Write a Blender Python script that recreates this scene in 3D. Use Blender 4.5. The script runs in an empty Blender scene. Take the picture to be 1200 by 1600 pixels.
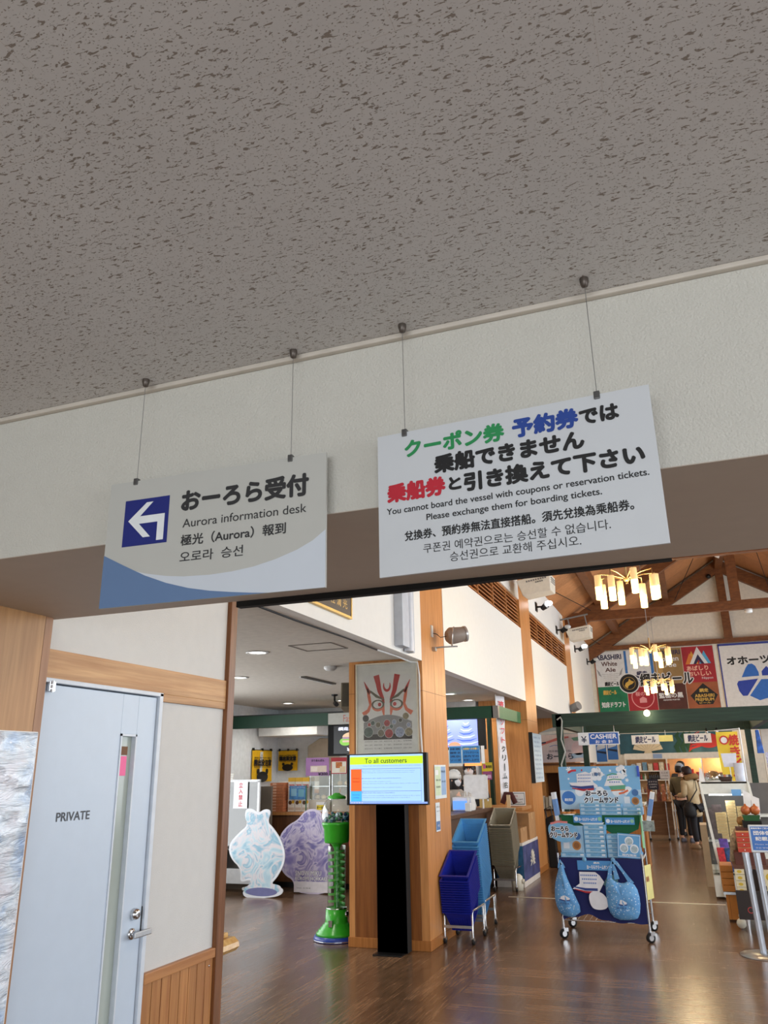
import bpy, math, random
from mathutils import Matrix, Vector, Euler
random.seed(7)
sc = bpy.context.scene
COL = sc.collection
R = math.radians

# ------------------------------------------------------------------ camera
cam = bpy.data.cameras.new('camera')
cam.sensor_fit = 'VERTICAL'; cam.sensor_height = 24.0; cam.lens = 1220.6 / 1600 * 24.0
cam.clip_start = 0.02; cam.clip_end = 200
co = bpy.data.objects.new('camera', cam); COL.objects.link(co)
yaw, pitch, roll = 0.354669, 0.320398, -0.017115
fwd = Vector((-math.sin(yaw) * math.cos(pitch), math.cos(yaw) * math.cos(pitch), math.sin(pitch)))
rgt = Vector((math.cos(yaw), math.sin(yaw), 0)); upv = rgt.cross(fwd)
r2 = math.cos(roll) * rgt + math.sin(roll) * upv
u2 = -math.sin(roll) * rgt + math.cos(roll) * upv
co.matrix_world = Matrix(((r2.x, u2.x, -fwd.x, 0), (r2.y, u2.y, -fwd.y, 0), (r2.z, u2.z, -fwd.z, 1.64), (0, 0, 0, 1)))
sc.camera = co

# ------------------------------------------------------------------ world, lights, exposure
vs = sc.view_settings
sc.display_settings.display_device = 'sRGB'
vs.view_transform = 'Standard'; vs.look = 'None'; vs.gamma = 1.0; vs.use_curve_mapping = False
vs.exposure = 0.25
w = bpy.data.worlds.new('daylight'); sc.world = w; w.use_nodes = True
bg = w.node_tree.nodes['Background']
bg.inputs[0].default_value = (0.80, 0.90, 1.0, 1); bg.inputs[1].default_value = 0.55

def area(name, loc, rot, sx, sy, power, col):
    l = bpy.data.lights.new(name, 'AREA'); l.shape = 'RECTANGLE'; l.size = sx; l.size_y = sy
    l.energy = power; l.color = col
    o = bpy.data.objects.new(name, l); COL.objects.link(o); o.location = loc; o.rotation_euler = rot
    return o
# daylight through the glass front behind the camera and the hall's window wall
area('daylight_front', (0.5, -6.0, 1.9), (R(78), 0, 0), 8, 2.6, 300, (0.92, 0.96, 1.0))
area('daylight_side', (5.2, 13.0, 2.7), (R(90), 0, R(90)), 18, 3.6, 640, (0.90, 0.95, 1.0))
area('daylight_near', (5.2, 0.0, 1.5), (R(90), 0, R(90)), 6, 2.0, 100, (0.97, 0.98, 1.0))

# windows along the outer side of the food court
area('daylight_food', (-7.1, 7.6, 1.5), (R(90), 0, R(-90)), 5.5, 1.9, 110, (0.93, 0.97, 1.0))

def lamp(name, loc, power, col, rad=0.05, spot=None, rot=(0, 0, 0)):
    l = bpy.data.lights.new(name, 'SPOT' if spot else 'POINT'); l.energy = power; l.color = col
    l.shadow_soft_size = rad
    if spot: l.spot_size = R(spot); l.spot_blend = 0.6
    o = bpy.data.objects.new(name, l); COL.objects.link(o); o.location = loc; o.rotation_euler = rot
    return o

# ------------------------------------------------------------------ materials
def lin(c):
    return tuple(((v / 255) / 12.92 if v / 255 <= .04045 else ((v / 255 + .055) / 1.055) ** 2.4) for v in c)
_M = {}
def nodes(name):
    m = bpy.data.materials.new(name); m.use_nodes = True
    nt = m.node_tree; return m, nt, nt.nodes['Principled BSDF']
def coords(nt, scale=(1, 1, 1), kind='Object'):
    tc = nt.nodes.new('ShaderNodeTexCoord'); mp = nt.nodes.new('ShaderNodeMapping')
    mp.inputs['Scale'].default_value = scale
    nt.links.new(tc.outputs[kind], mp.inputs[0]); return mp.outputs[0]
def noise(nt, vec, scale, detail=3, rough=.5):
    n = nt.nodes.new('ShaderNodeTexNoise'); n.inputs['Scale'].default_value = scale
    n.inputs['Detail'].default_value = detail; n.inputs['Roughness'].default_value = rough
    nt.links.new(vec, n.inputs['Vector']); return n.outputs[0]
def ramp(nt, fac, stops):
    r = nt.nodes.new('ShaderNodeValToRGB'); e = r.color_ramp.elements
    while len(e) < len(stops): e.new(.5)
    for i, (p, c) in enumerate(stops):
        e[i].position = p; e[i].color = (*c, 1)
    nt.links.new(fac, r.inputs[0]); return r.outputs[0]
def mixc(nt, fac, a, b, mode='MIX'):
    m = nt.nodes.new('ShaderNodeMix'); m.data_type = 'RGBA'; m.blend_type = mode
    for s, v in ((m.inputs[0], fac), (m.inputs[6], a), (m.inputs[7], b)):
        if hasattr(v, 'is_linked'): nt.links.new(v, s)
        elif isinstance(v, (int, float)): s.default_value = v
        else: s.default_value = (*v, 1)
    return m.outputs[2]
def bump(nt, p, h, strength, dist=.01):
    b = nt.nodes.new('ShaderNodeBump'); b.inputs['Strength'].default_value = strength
    b.inputs['Distance'].default_value = dist
    nt.links.new(h, b.inputs['Height']); nt.links.new(b.outputs[0], p.inputs['Normal'])
def P(name, c, rough=.5, metal=0., nz=.06, ns=14., bmp=0., bs=200., emit=0., spec=.5, trans=0.):
    """plain procedural material: base colour with a little noise variation"""
    if name in _M: return _M[name]
    m, nt, p = nodes(name); c = lin(c)
    v = coords(nt); f = noise(nt, v, ns)
    lo = tuple(x * (1 - nz) for x in c); hi = tuple(min(1, x * (1 + nz)) for x in c)
    colr = ramp(nt, f, [(.3, lo), (.7, hi)])
    nt.links.new(colr, p.inputs['Base Color'])
    p.inputs['Roughness'].default_value = rough; p.inputs['Metallic'].default_value = metal
    p.inputs['Specular IOR Level'].default_value = spec
    if bmp: bump(nt, p, noise(nt, v, bs, 4), bmp)
    if emit:
        nt.links.new(colr, p.inputs['Emission Color']); p.inputs['Emission Strength'].default_value = emit
    _M[name] = m; return m
def glass(name, tint=(255, 255, 255), gloss=.08, edge=.7):
    if name in _M: return _M[name]
    m = bpy.data.materials.new(name); m.use_nodes = True; nt = m.node_tree; nt.nodes.clear()
    o = nt.nodes.new('ShaderNodeOutputMaterial'); mx = nt.nodes.new('ShaderNodeMixShader')
    t = nt.nodes.new('ShaderNodeBsdfTransparent'); g = nt.nodes.new('ShaderNodeBsdfGlossy'); lw = nt.nodes.new('ShaderNodeLayerWeight')
    t.inputs[0].default_value = (*lin(tint), 1); g.inputs['Roughness'].default_value = .05; lw.inputs[0].default_value = .3
    mr = nt.nodes.new('ShaderNodeMapRange'); mr.inputs[3].default_value = gloss; mr.inputs[4].default_value = edge
    nt.links.new(lw.outputs[1], mr.inputs[0]); nt.links.new(mr.outputs[0], mx.inputs[0])
    nt.links.new(t.outputs[0], mx.inputs[1]); nt.links.new(g.outputs[0], mx.inputs[2]); nt.links.new(mx.outputs[0], o.inputs[0])
    _M[name] = m; return m
def wood(name, c1, c2, stretch=(30, 30, 1.2), rough=.45, scale=1.6, plank=None, spec=.4):
    """grain runs along the axis with the smallest stretch; plank=(axis,width) adds board to board variation"""
    if name in _M: return _M[name]
    m, nt, p = nodes(name); c1, c2 = lin(c1), lin(c2)
    v = coords(nt, stretch); f = noise(nt, v, scale, 5, .6)
    colr = ramp(nt, f, [(.32, c2), (.5, tuple((a + b) / 2 for a, b in zip(c1, c2))), (.68, c1)])
    if plank:
        ax, wd = plank
        sx = nt.nodes.new('ShaderNodeSeparateXYZ'); tc = nt.nodes.new('ShaderNodeTexCoord')
        nt.links.new(tc.outputs['Object'], sx.inputs[0])
        dv = nt.nodes.new('ShaderNodeMath'); dv.operation = 'DIVIDE'; dv.inputs[1].default_value = wd
        nt.links.new(sx.outputs[ax], dv.inputs[0])
        fl = nt.nodes.new('ShaderNodeMath'); fl.operation = 'FLOOR'; nt.links.new(dv.outputs[0], fl.inputs[0])
        wn = nt.nodes.new('ShaderNodeTexWhiteNoise'); wn.noise_dimensions = '1D'; nt.links.new(fl.outputs[0], wn.inputs['W'])
        tint = ramp(nt, wn.outputs[0], [(0, (.8, .8, .8)), (1, (1.08, 1.08, 1.08))])
        colr = mixc(nt, 1.0, colr, tint, 'MULTIPLY')
    nt.links.new(colr, p.inputs['Base Color']); p.inputs['Roughness'].default_value = rough
    p.inputs['Specular IOR Level'].default_value = spec
    bump(nt, p, f, .08, .003)
    _M[name] = m; return m

def ceiling_mat():
    m, nt, p = nodes('rockwool_ceiling')
    v1 = coords(nt, (60, 150, 1)); n1 = noise(nt, v1, 1.0, 3, .5); nt.nodes[-1].inputs['Distortion'].default_value = .6
    v2 = coords(nt, (210, 330, 1)); n2 = noise(nt, v2, 1.0, 1, .5)
    vb = coords(nt, (1, 1, 1)); nb = noise(nt, vb, 2.0, 2)
    base = ramp(nt, nb, [(.3, lin((205, 203, 201))), (.7, lin((212, 210, 208)))])
    a = ramp(nt, n1, [(.605, (0, 0, 0)), (.635, (1, 1, 1))])
    b = ramp(nt, n2, [(.665, (0, 0, 0)), (.70, (1, 1, 1))])
    pit = mixc(nt, 1.0, a, b, 'LIGHTEN')
    colr = mixc(nt, pit, base, lin((146, 137, 128)))
    br = nt.nodes.new('ShaderNodeTexBrick'); nt.links.new(coords(nt, (1, 1, 1)), br.inputs['Vector'])
    br.inputs['Scale'].default_value = 1.0; br.inputs['Mortar Size'].default_value = .0005
    br.inputs['Brick Width'].default_value = .606; br.inputs['Row Height'].default_value = .303
    br.offset = .5
    colr = mixc(nt, br.outputs['Fac'], colr, lin((194, 188, 182)))
    nt.links.new(colr, p.inputs['Base Color']); p.inputs['Roughness'].default_value = .95
    p.inputs['Specular IOR Level'].default_value = .1
    inv = nt.nodes.new('ShaderNodeInvert'); nt.links.new(pit, inv.inputs[1])
    bump(nt, p, inv.outputs[0], .5, .004)
    return m
def floor_mat():
    m, nt, p = nodes('vinyl_plank_floor')
    def planks(rot):
        tc = nt.nodes.new('ShaderNodeTexCoord'); mp = nt.nodes.new('ShaderNodeMapping'); mp.inputs['Rotation'].default_value = (0, 0, rot)
        nt.links.new(tc.outputs['Object'], mp.inputs[0])
        br = nt.nodes.new('ShaderNodeTexBrick'); nt.links.new(mp.outputs[0], br.inputs['Vector'])
        br.inputs['Scale'].default_value = 1; br.inputs['Brick Width'].default_value = .91; br.inputs['Row Height'].default_value = .152
        br.inputs['Mortar Size'].default_value = .0012; br.inputs['Bias'].default_value = 0
        br.inputs['Color1'].default_value = (*lin((124, 96, 73)), 1); br.inputs['Color2'].default_value = (*lin((101, 77, 57)), 1)
        br.inputs['Mortar'].default_value = (*lin((60, 44, 34)), 1)
        st = nt.nodes.new('ShaderNodeMapping'); st.inputs['Scale'].default_value = (3.2, 46, 1)
        nt.links.new(mp.outputs[0], st.inputs[0])
        g = noise(nt, st.outputs[0], 1.0, 6, .65)
        gr = ramp(nt, g, [(.28, (.5, .5, .5)), (.5, (.95, .95, .95)), (.72, (1.6, 1.56, 1.52))])
        return mixc(nt, 1.0, br.outputs['Color'], gr, 'MULTIPLY'), g
    a, ga = planks(R(90)); b, gb = planks(0)
    tc = nt.nodes.new('ShaderNodeTexCoord'); sx = nt.nodes.new('ShaderNodeSeparateXYZ'); nt.links.new(tc.outputs['Object'], sx.inputs[0])
    gt = nt.nodes.new('ShaderNodeMath'); gt.operation = 'GREATER_THAN'; gt.inputs[1].default_value = -1.9
    nt.links.new(sx.outputs[0], gt.inputs[0])
    colr = mixc(nt, gt.outputs[0], a, b)
    nt.links.new(colr, p.inputs['Base Color'])
    rr = ramp(nt, ga, [(.2, (.16, .16, .16)), (.8, (.30, .30, .30))]); nt.links.new(rr, p.inputs['Roughness'])
    p.inputs['Specular IOR Level'].default_value = .55
    bump(nt, p, gb, .05, .001)
    return m
def film_mat():
    m, nt, p = nodes('crinkled_poster')
    v = coords(nt, (1, 2.2, 11)); n = noise(nt, v, 1.6, 4, .55); nt.nodes[-1].inputs['Distortion'].default_value = 1.2
    v2 = coords(nt, (1, 1, 1)); n2 = noise(nt, v2, 5.5, 4, .6)
    colr = ramp(nt, n2, [(.26, lin((128, 158, 210))), (.38, lin((176, 200, 230))), (.5, lin((216, 228, 240))), (.7, lin((232, 230, 240))), (.84, lin((160, 172, 206)))])
    nt.links.new(colr, p.inputs['Base Color']); p.inputs['Roughness'].default_value = .12
    p.inputs['Coat Weight'].default_value = 1.0; p.inputs['Coat Roughness'].default_value = .04
    bump(nt, p, n, 1.0, .05)
    return m

WHITE = P('white_paint', (232, 231, 226), .65, nz=.015)
WALLP = P('wallpaper', (208, 206, 197), .85, nz=.015, bmp=.45, bs=190, spec=.2)
DWALL = P('door_wallpaper', (206, 206, 204), .85, nz=.015, bmp=.2, bs=260, spec=.2)
PLAST = P('white_plastic', (228, 229, 228), .4)
CREAM = P('cream_metal', (228, 224, 206), .45)
BLACK = P('black_metal', (18, 18, 19), .35)
MBLACK = P('matt_black', (12, 12, 12), .8)
CHROME = P('chrome', (205, 206, 208), .18, metal=1)
STEEL = P('brushed_steel', (178, 180, 182), .35, metal=1)
RUBBER = P('black_rubber', (24, 24, 24), .7)
GREY = P('grey_paint', (128, 128, 128), .5)
INK = P('black_ink', (22, 20, 20), .6)
PAPER = P('white_paper', (236, 236, 236), .75)
GREEN_HDR = P('dark_green_panel', (10, 62, 40), .45)
OAK = wood('oak_panel', (198, 142, 84), (170, 114, 62), (26, 26, 1.4), .4)
OAKD = wood('oak_panel_deep', (186, 122, 62), (158, 98, 44), (26, 26, 1.4), .42)
PINE = wood('pine_board', (196, 142, 90), (166, 110, 64), (24, 24, 1.1), .45, plank=(0, .088))
BANDW = wood('laminated_band', (200, 160, 116), (172, 128, 86), (20, 1.6, 34), .5, 1.2, plank=(2, .028))
POSTW = wood('brown_trim', (132, 84, 48), (100, 60, 30), (26, 26, 1.4), .35)
TRUSS = wood('truss_timber', (128, 78, 40), (94, 54, 26), (4, 4, 12), .5)
ROOFW = wood('roof_deck', (196, 136, 88), (170, 112, 68), (1, 14, 14), .6, plank=(1, .9))
GSTAIN = wood('green_stained_timber', (38, 62, 50), (22, 44, 36), (1.2, 20, 20), .55)
GLASS = glass('clear_glass')
CARD = P('cardboard', (176, 132, 86), .85)
SKIN = P('skin', (226, 180, 152), .55)
HAIR = P('black_hair', (22, 18, 18), .5)

# ------------------------------------------------------------------ geometry builder
_G = {}
def glyphs(s, res=3):
    k = (s, res)
    if k in _G: return _G[k]
    c = bpy.data.curves.new('t', 'FONT'); c.body = s; c.size = 1; c.resolution_u = res
    o = bpy.data.objects.new('t', c)
    me = bpy.data.meshes.new_from_object(o)
    v = [(p.co.x, p.co.y) for p in me.vertices]; f = [tuple(q.vertices) for q in me.polygons]
    bpy.data.objects.remove(o); bpy.data.curves.remove(c); bpy.data.meshes.remove(me)
    xs = [p[0] for p in v] or [0, 1]; ys = [p[1] for p in v] or [0, 1]
    _G[k] = (v, f, min(xs), max(xs), min(ys), max(ys)); return _G[k]
class B:
    def __init__(s): s.v = []; s.f = []; s.m = []; s.mats = []; s.sm = []
    def mi(s, m):
        if m not in s.mats: s.mats.append(m)
        return s.mats.index(m)
    def add(s, vs, fs, m, smooth=False):
        o = len(s.v); k = s.mi(m); s.v += [tuple(p) for p in vs]
        for f in fs: s.f.append(tuple(i + o for i in f)); s.m.append(k); s.sm.append(smooth)
        return s
    def box(s, x0, x1, y0, y1, z0, z1, m):
        v = [(x, y, z) for x in (x0, x1) for y in (y0, y1) for z in (z0, z1)]
        return s.add(v, [(0, 1, 3, 2), (4, 6, 7, 5), (0, 4, 5, 1), (2, 3, 7, 6), (0, 2, 6, 4), (1, 5, 7, 3)], m)
    def hexa(s, v, m):
        """8 corners: bottom loop then top loop, counter-clockwise from above"""
        return s.add(v, [(3, 2, 1, 0), (4, 5, 6, 7), (0, 1, 5, 4), (1, 2, 6, 5), (2, 3, 7, 6), (3, 0, 4, 7)], m)
    def plate(s, pts, y0, y1, m):
        """outline in x,z extruded from y0 (front) to y1 (back)"""
        n = len(pts)
        a = sum(pts[i][0] * pts[(i + 1) % n][1] - pts[(i + 1) % n][0] * pts[i][1] for i in range(n))
        if a < 0: pts = pts[::-1]
        v = [(x, y0, z) for x, z in pts] + [(x, y1, z) for x, z in pts]
        f = [tuple(range(n)), tuple(range(2 * n - 1, n - 1, -1))] + [(i, i + n, (i + 1) % n + n, (i + 1) % n) for i in range(n)]
        return s.add(v, f, m)
    def flat(s, pts, y, m): # printed shape
        n = len(pts)
        a = sum(pts[i][0] * pts[(i + 1) % n][1] - pts[(i + 1) % n][0] * pts[i][1] for i in range(n))
        if a < 0: pts = pts[::-1]
        return s.add([(x, y, z) for x, z in pts], [tuple(range(n))], m)
    def rect(s, x0, x1, z0, z1, y, m): return s.flat([(x0, z0), (x1, z0), (x1, z1), (x0, z1)], y, m)
    def disc(s, cx, cz, r, y, m, n=24, rz=None, a0=0, a1=360):
        pts = [(cx + r * math.cos(R(a0 + (a1 - a0) * i / n)), cz + (rz or r) * math.sin(R(a0 + (a1 - a0) * i / n))) for i in range(n + (a1 - a0 < 360))]
        return s.flat(pts, y, m)
    def ring(s, cx, cz, r0, r1, y, m, n=28):
        v = []; f = []
        for i in range(n):
            a = 2 * math.pi * i / n
            v += [(cx + r0 * math.cos(a), y, cz + r0 * math.sin(a)), (cx + r1 * math.cos(a), y, cz + r1 * math.sin(a))]
        for i in range(n):
            j = (i + 1) % n; f.append((2 * i, 2 * i + 1, 2 * j + 1, 2 * j))
        return s.add(v, f, m)
    def ribbon(s, pts, wd, y, m):
        """a flat stroke along pts (x,z) of width wd (number or list)"""
        n = len(pts); L = []; Rr = []
        for i, (x, z) in enumerate(pts):
            a = pts[max(0, i - 1)]; b = pts[min(n - 1, i + 1)]
            dx, dz = b[0] - a[0], b[1] - a[1]; l = math.hypot(dx, dz) or 1
            h = (wd[i] if isinstance(wd, (list, tuple)) else wd) / 2
            L.append((x - dz / l * h, y, z + dx / l * h)); Rr.append((x + dz / l * h, y, z - dx / l * h))
        return s.add(L + Rr, [(i, i + n, i + n + 1, i + 1) for i in range(n - 1)], m)
    def text(s, t, x0, x1, zc, h, y, m, bold=0, res=3):
        v, f, ax, bx, ay, by = glyphs(t, res)
        if not v: return s
        kz = h / (by - ay) if h else None
        kx = (x1 - x0) / (bx - ax) if x1 is not None else None
        kx = kx or kz; kz = kz or kx
        offs = [(0, 0)] if not bold else [(0, 0)] + [(bold * math.cos(k * math.pi / 4), bold * math.sin(k * math.pi / 4)) for k in range(8)]
        for i, (ox, oz) in enumerate(offs):
            s.add([(x0 + (p[0] - ax) * kx + ox, y - i * 1e-5, zc + (p[1] - (ay + by) / 2) * kz + oz) for p in v], f, m)
        return s
    def tube(s, pts, r, m, n=8, cap=True):
        pts = [Vector(p) for p in pts]; v = []; f = []
        prev = None
        for i, p in enumerate(pts):
            d = (pts[min(i + 1, len(pts) - 1)] - pts[max(i - 1, 0)]).normalized()
            ref = Vector((0, 0, 1)) if abs(d.z) < .9 else Vector((1, 0, 0))
            if prev is not None: ref = prev
            a = (ref - d * ref.dot(d)).normalized(); b = d.cross(a); prev = a
            rr = r[i] if isinstance(r, (list, tuple)) else r
            v += [p + (a * math.cos(2 * math.pi * k / n) + b * math.sin(2 * math.pi * k / n)) * rr for k in range(n)]
        for i in range(len(pts) - 1):
            for k in range(n):
                f.append((i * n + k, i * n + (k + 1) % n, (i + 1) * n + (k + 1) % n, (i + 1) * n + k))
        s.add(v, f, m, True)
        if cap:
            s.add(v[:n], [tuple(range(n - 1, -1, -1))], m); s.add(v[-n:], [tuple(range(n))], m)
        return s
    def lathe(s, prof, m, c=(0, 0, 0), n=24, axis='z', smooth=True, sy=1.0):
        v = []; f = []
        for r, z in prof:
            for k in range(n):
                a = 2 * math.pi * k / n; x, y = r * math.cos(a), r * math.sin(a) * sy
                p = (x, y, z) if axis == 'z' else ((x, -z, y) if axis == 'y' else (z, x, y))
                v.append((p[0] + c[0], p[1] + c[1], p[2] + c[2]))
        for i in range(len(prof) - 1):
            for k in range(n):
                f.append((i * n + k, i * n + (k + 1) % n, (i + 1) * n + (k + 1) % n, (i + 1) * n + k))
        return s.add(v, f, m, smooth)
    def ball(s, c, r, m, n=10, k=6, rz=None, ry=None):
        prof = [(r * math.sin(math.pi * i / k), (rz or r) * -math.cos(math.pi * i / k)) for i in range(k + 1)]
        return s.lathe(prof, m, c, n, sy=(ry or r) / r)
    def build(s, name, parent=None, loc=(0, 0, 0), rz=0, bevel=0, rot=None):
        me = bpy.data.meshes.new(name); me.from_pydata(s.v, [], s.f)
        for m in s.mats: me.materials.append(m)
        me.polygons.foreach_set('material_index', s.m); me.polygons.foreach_set('use_smooth', s.sm); me.update()
        o = bpy.data.objects.new(name, me); COL.objects.link(o); o.parent = parent
        o.location = loc; o.rotation_euler = rot or (0, 0, rz)
        if bevel:
            b = o.modifiers.new('edge', 'BEVEL'); b.width = bevel; b.segments = 2; b.limit_method = 'ANGLE'; b.angle_limit = R(50)
        return o
def tag(o, label, cat, group=None):
    o['label'] = label; o['category'] = cat
    if group: o['group'] = group
    return o
def thing(name, label, cat, loc=(0, 0, 0), rz=0, group=None, rot=None):
    o = bpy.data.objects.new(name, None); o.empty_display_size = .05; COL.objects.link(o)
    o.location = loc; o.rotation_euler = rot or (0, 0, rz); return tag(o, label, cat, group)
def struct(o): o['kind'] = 'structure'; return o
def stuff(o): o['kind'] = 'stuff'; return o
def copy_tree(o, parent=None, loc=None):
    c = o.copy(); COL.objects.link(c); c.parent = parent
    if loc is not None: c.location = loc
    for ch in list(o.children): copy_tree(ch, c)
    return c
ORD = ('lowest second third fourth fifth sixth seventh eighth ninth tenth eleventh twelfth thirteenth fourteenth fifteenth sixteenth '
       'seventeenth eighteenth nineteenth twentieth twenty-first twenty-second twenty-third twenty-fourth twenty-fifth twenty-sixth '
       'twenty-seventh twenty-eighth twenty-ninth thirtieth thirty-first thirty-second thirty-third thirty-fourth thirty-fifth').split()
NTH = ['first'] + ORD[1:]
FACE_X = R(90)   # a board built facing -y then turned to face +x

# ================================================================== the setting
def sbox(name, x0, x1, y0, y1, z0, z1, m, bevel=0):
    return struct(B().box(x0, x1, y0, y1, z0, z1, m).build(name, bevel=bevel))
struct(B().add([(-9, -6, 0), (6, -6, 0), (6, 25.2, 0), (-9, 25.2, 0)], [(0, 1, 2, 3)], floor_mat()).build('floor'))
CEILG = P('plain_ceiling', (206, 200, 190), .9, bmp=.08, bs=120)
struct(B().add([(-6, -6, 2.78), (6, -6, 2.78), (6, 1.80, 2.78), (-6, 1.80, 2.78)], [(3, 2, 1, 0)], ceiling_mat()).build('ceiling'))
# downstand beam between the near room and the hall
bm = B().box(-6, 6, 1.797, 2.66, 2.292, 5.4, WALLP).box(-6, 6, 1.7972, 2.66, 2.29, 2.292, P('soffit_board_shaded', (186, 174, 160), .7, nz=.02))  # smooth underside board, its taupe darkened to carry the soffit's shade
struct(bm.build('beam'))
o = struct(B().box(-6, 6, 1.777, 1.797, 2.765, 2.78, P('trim_cream', (204, 196, 184), .5)).build('trim_1', bevel=.004))
# pier carrying the beam
pier = struct(B().box(-3.3, -2.5, 1.2, 2.584, 0, 2.29, wood('pier_oak', (188, 142, 90), (162, 116, 68), (24, 24, 1.3), .38)).build('pillar'))
B().box(-3.3, -2.502, 2.588, 2.63, 0, 2.29, wood('pier_edge', (166, 122, 86), (146, 102, 68), (24, 24, 1.3), .4)).box(-2.54, -2.51, 2.58, 2.592, 0, 2.29, P('pier_gap', (60, 40, 26), .8)).build('edge_strip', pier)
struct(B().box(-3.3, -2.60, -6, 1.2, 0, 2.78, WALLP).build('wall_left'))
# thin black closing bar that hangs under the far edge of the beam
tag(B().plate([(-1.62, 2.300), (-1.62, 2.268), (-.95, 2.268), (.02, 2.287), (.02, 2.300)], 2.665, 2.70, MBLACK).build('screen_bar'),
    'thin black bar fixed along the far lower edge of the white beam', 'screen bar')

# ---- wall with the private door (faces the corridor)
dw = struct(B().box(-2.72, -2.56, 2.63, 2.70, 0, 5.3, DWALL).box(-2.72, -2.56, 3.50, 4.115, 0, 5.3, DWALL)
            .box(-2.72, -2.56, 2.70, 3.50, 2.042, 5.3, DWALL).build('wall_door'))
bd = B().box(-2.57, -2.545, 2.63, 4.115, 2.042, 2.168, BANDW).box(-2.57, -2.545, 3.505, 4.115, 2.003, 2.042, BANDW)
struct(bd.build('trim_2', bevel=.002))
dd = B()
for i in range(8):
    y0 = 3.505 + i * .0765
    dd.box(-2.57, -2.548, y0 + .0025, min(4.112, y0 + .0765 - .0025), 0, .705, wood('dado_pine', (190, 136, 84), (160, 104, 60), (9, 26, 1.3), .45, plank=(1, .0765)))
dado = struct(dd.build('trim_3', bevel=.002))
struct(B().box(-2.57, -2.535, 3.502, 4.115, .705, .752, wood('dado_rail', (184, 130, 80), (158, 104, 60), (24, 1.4, 24), .4)).build('trim_4', bevel=.004))
struct(B().box(-2.72, -2.530, 4.115, 4.185, 0, 3.4, POSTW).build('trim_5', bevel=.003))
st = B().lathe([(.0, 0), (.006, .0), (.006, .003), (0, .004)], CHROME, (-2.548, 4.075, .672), 10, 'x')
B.build(st, 'screw_cap', dado)

DOORW = P('door_white', (192, 206, 222), .38, nz=.015)
FRAMEW = P('door_frame_white', (206, 214, 224), .4)
door = struct(B().box(-2.60, -2.556, 2.66, 3.205, 0.005, 2.02, DOORW).box(-2.60, -2.556, 3.325, 3.468, .005, 2.02, DOORW)
              .box(-2.60, -2.556, 3.205, 3.325, 1.832, 2.02, DOORW).box(-2.60, -2.556, 3.205, 3.325, 0.005, .16, DOORW).build('door_1', bevel=.002))
fr = B().box(-2.64, -2.540, 3.474, 3.502, 0, 2.044, FRAMEW).box(-2.64, -2.540, 2.63, 3.502, 2.026, 2.046, FRAMEW)
fr.build('door_frame', door, bevel=.003)
wf = B()
for a in ((3.205, 3.214, .16, 1.832), (3.316, 3.325, .16, 1.832)): wf.box(-2.585, -2.551, a[0], a[1], a[2], a[3], FRAMEW)
wf.box(-2.585, -2.551, 3.205, 3.325, 1.822, 1.832, FRAMEW).box(-2.585, -2.551, 3.205, 3.325, .16, .17, FRAMEW)
win = wf.build('window_frame', door)
B().box(-2.598, -2.576, 3.206, 3.324, .161, 1.831, P('frosted_pane', (164, 174, 168), .16, nz=.05, ns=3)).build('pane', win)
B().box(-2.577, -2.5745, 3.222, 3.288, 1.64, 1.73, P('pink_note', (246, 120, 168), .7)).build('note', door)
B().box(-2.577, -2.5745, 3.222, 3.29, 1.735, 1.775, P('brown_note', (120, 84, 58), .7)).build('note', door)
t = B().text('PRIVATE', 0, .205, 0, .035, 0, P('grey_lettering', (70, 74, 80), .6), bold=.0008)
t.build('lettering', door, (-2.5545, 2.834, 1.477), FACE_X)
lk = B().lathe([(.026, 0), (.026, .012), (.021, .026), (.012, .030), (0, .030)], CHROME, (-2.556, 3.408, 1.021), 18, 'x')
lk.box(-2.527, -2.5255, 3.4055, 3.4105, 1.012, 1.030, BLACK)
lk.build('lock', door)
hd = B().lathe([(.026, 0), (.026, .008), (.02, .012), (.011, .014), (.011, .045), (0, .045)], CHROME, (-2.556, 3.400, .938), 18, 'x')
hd.box(-2.524, -2.509, 3.372, 3.498, .924, .950, STEEL)
hd.build('handle', door, bevel=.004)
B().box(-2.575, -2.5545, 3.4665, 3.4735, .935, 1.045, BLACK).build('strike_gap', door)
hg = B()
for k in range(3): hg.tube([(-2.535, 2.705, 1.985 + k * .017), (-2.535, 2.705, 1.999 + k * .017)], .007, CHROME)
hg.box(-2.55, -2.537, 2.69, 2.725, 1.99, 2.03, CHROME)
hg.build('hinge', door)
struct(B().box(-2.66, -2.603, 2.66, 3.47, 0, 2.03, P('behind_glass', (176, 184, 178), .8)).build('wall_closet'))

# ---- hall: clerestory wall over the shop openings, columns, louvres
fas = B().box(-2.68, -2.56, 4.185, 7.99, 2.75, 5.35, WHITE).box(-2.68, -2.56, 8.85, 13.80, 2.75, 4.01, WHITE)
fas.box(-2.68, -2.56, 14.76, 19.42, 2.75, 3.97, WHITE).box(-2.68, -2.56, 20.36, 24.9, 2.75, 5.35, WHITE)
fas.box(-2.68, -2.56, 8.85, 13.80, 4.53, 5.35, WHITE).box(-2.68, -2.56, 14.76, 19.42, 4.50, 5.35, WHITE)
fas.box(-2.68, -2.56, 20.36, 24.9, 0, 2.75, WHITE)
struct(fas.build('wall_clerestory'))
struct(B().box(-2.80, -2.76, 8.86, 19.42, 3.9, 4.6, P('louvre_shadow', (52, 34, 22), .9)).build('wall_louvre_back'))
LOUV = wood('louvre_slat', (188, 122, 66), (150, 92, 46), (24, 1.4, 24), .45)
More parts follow.
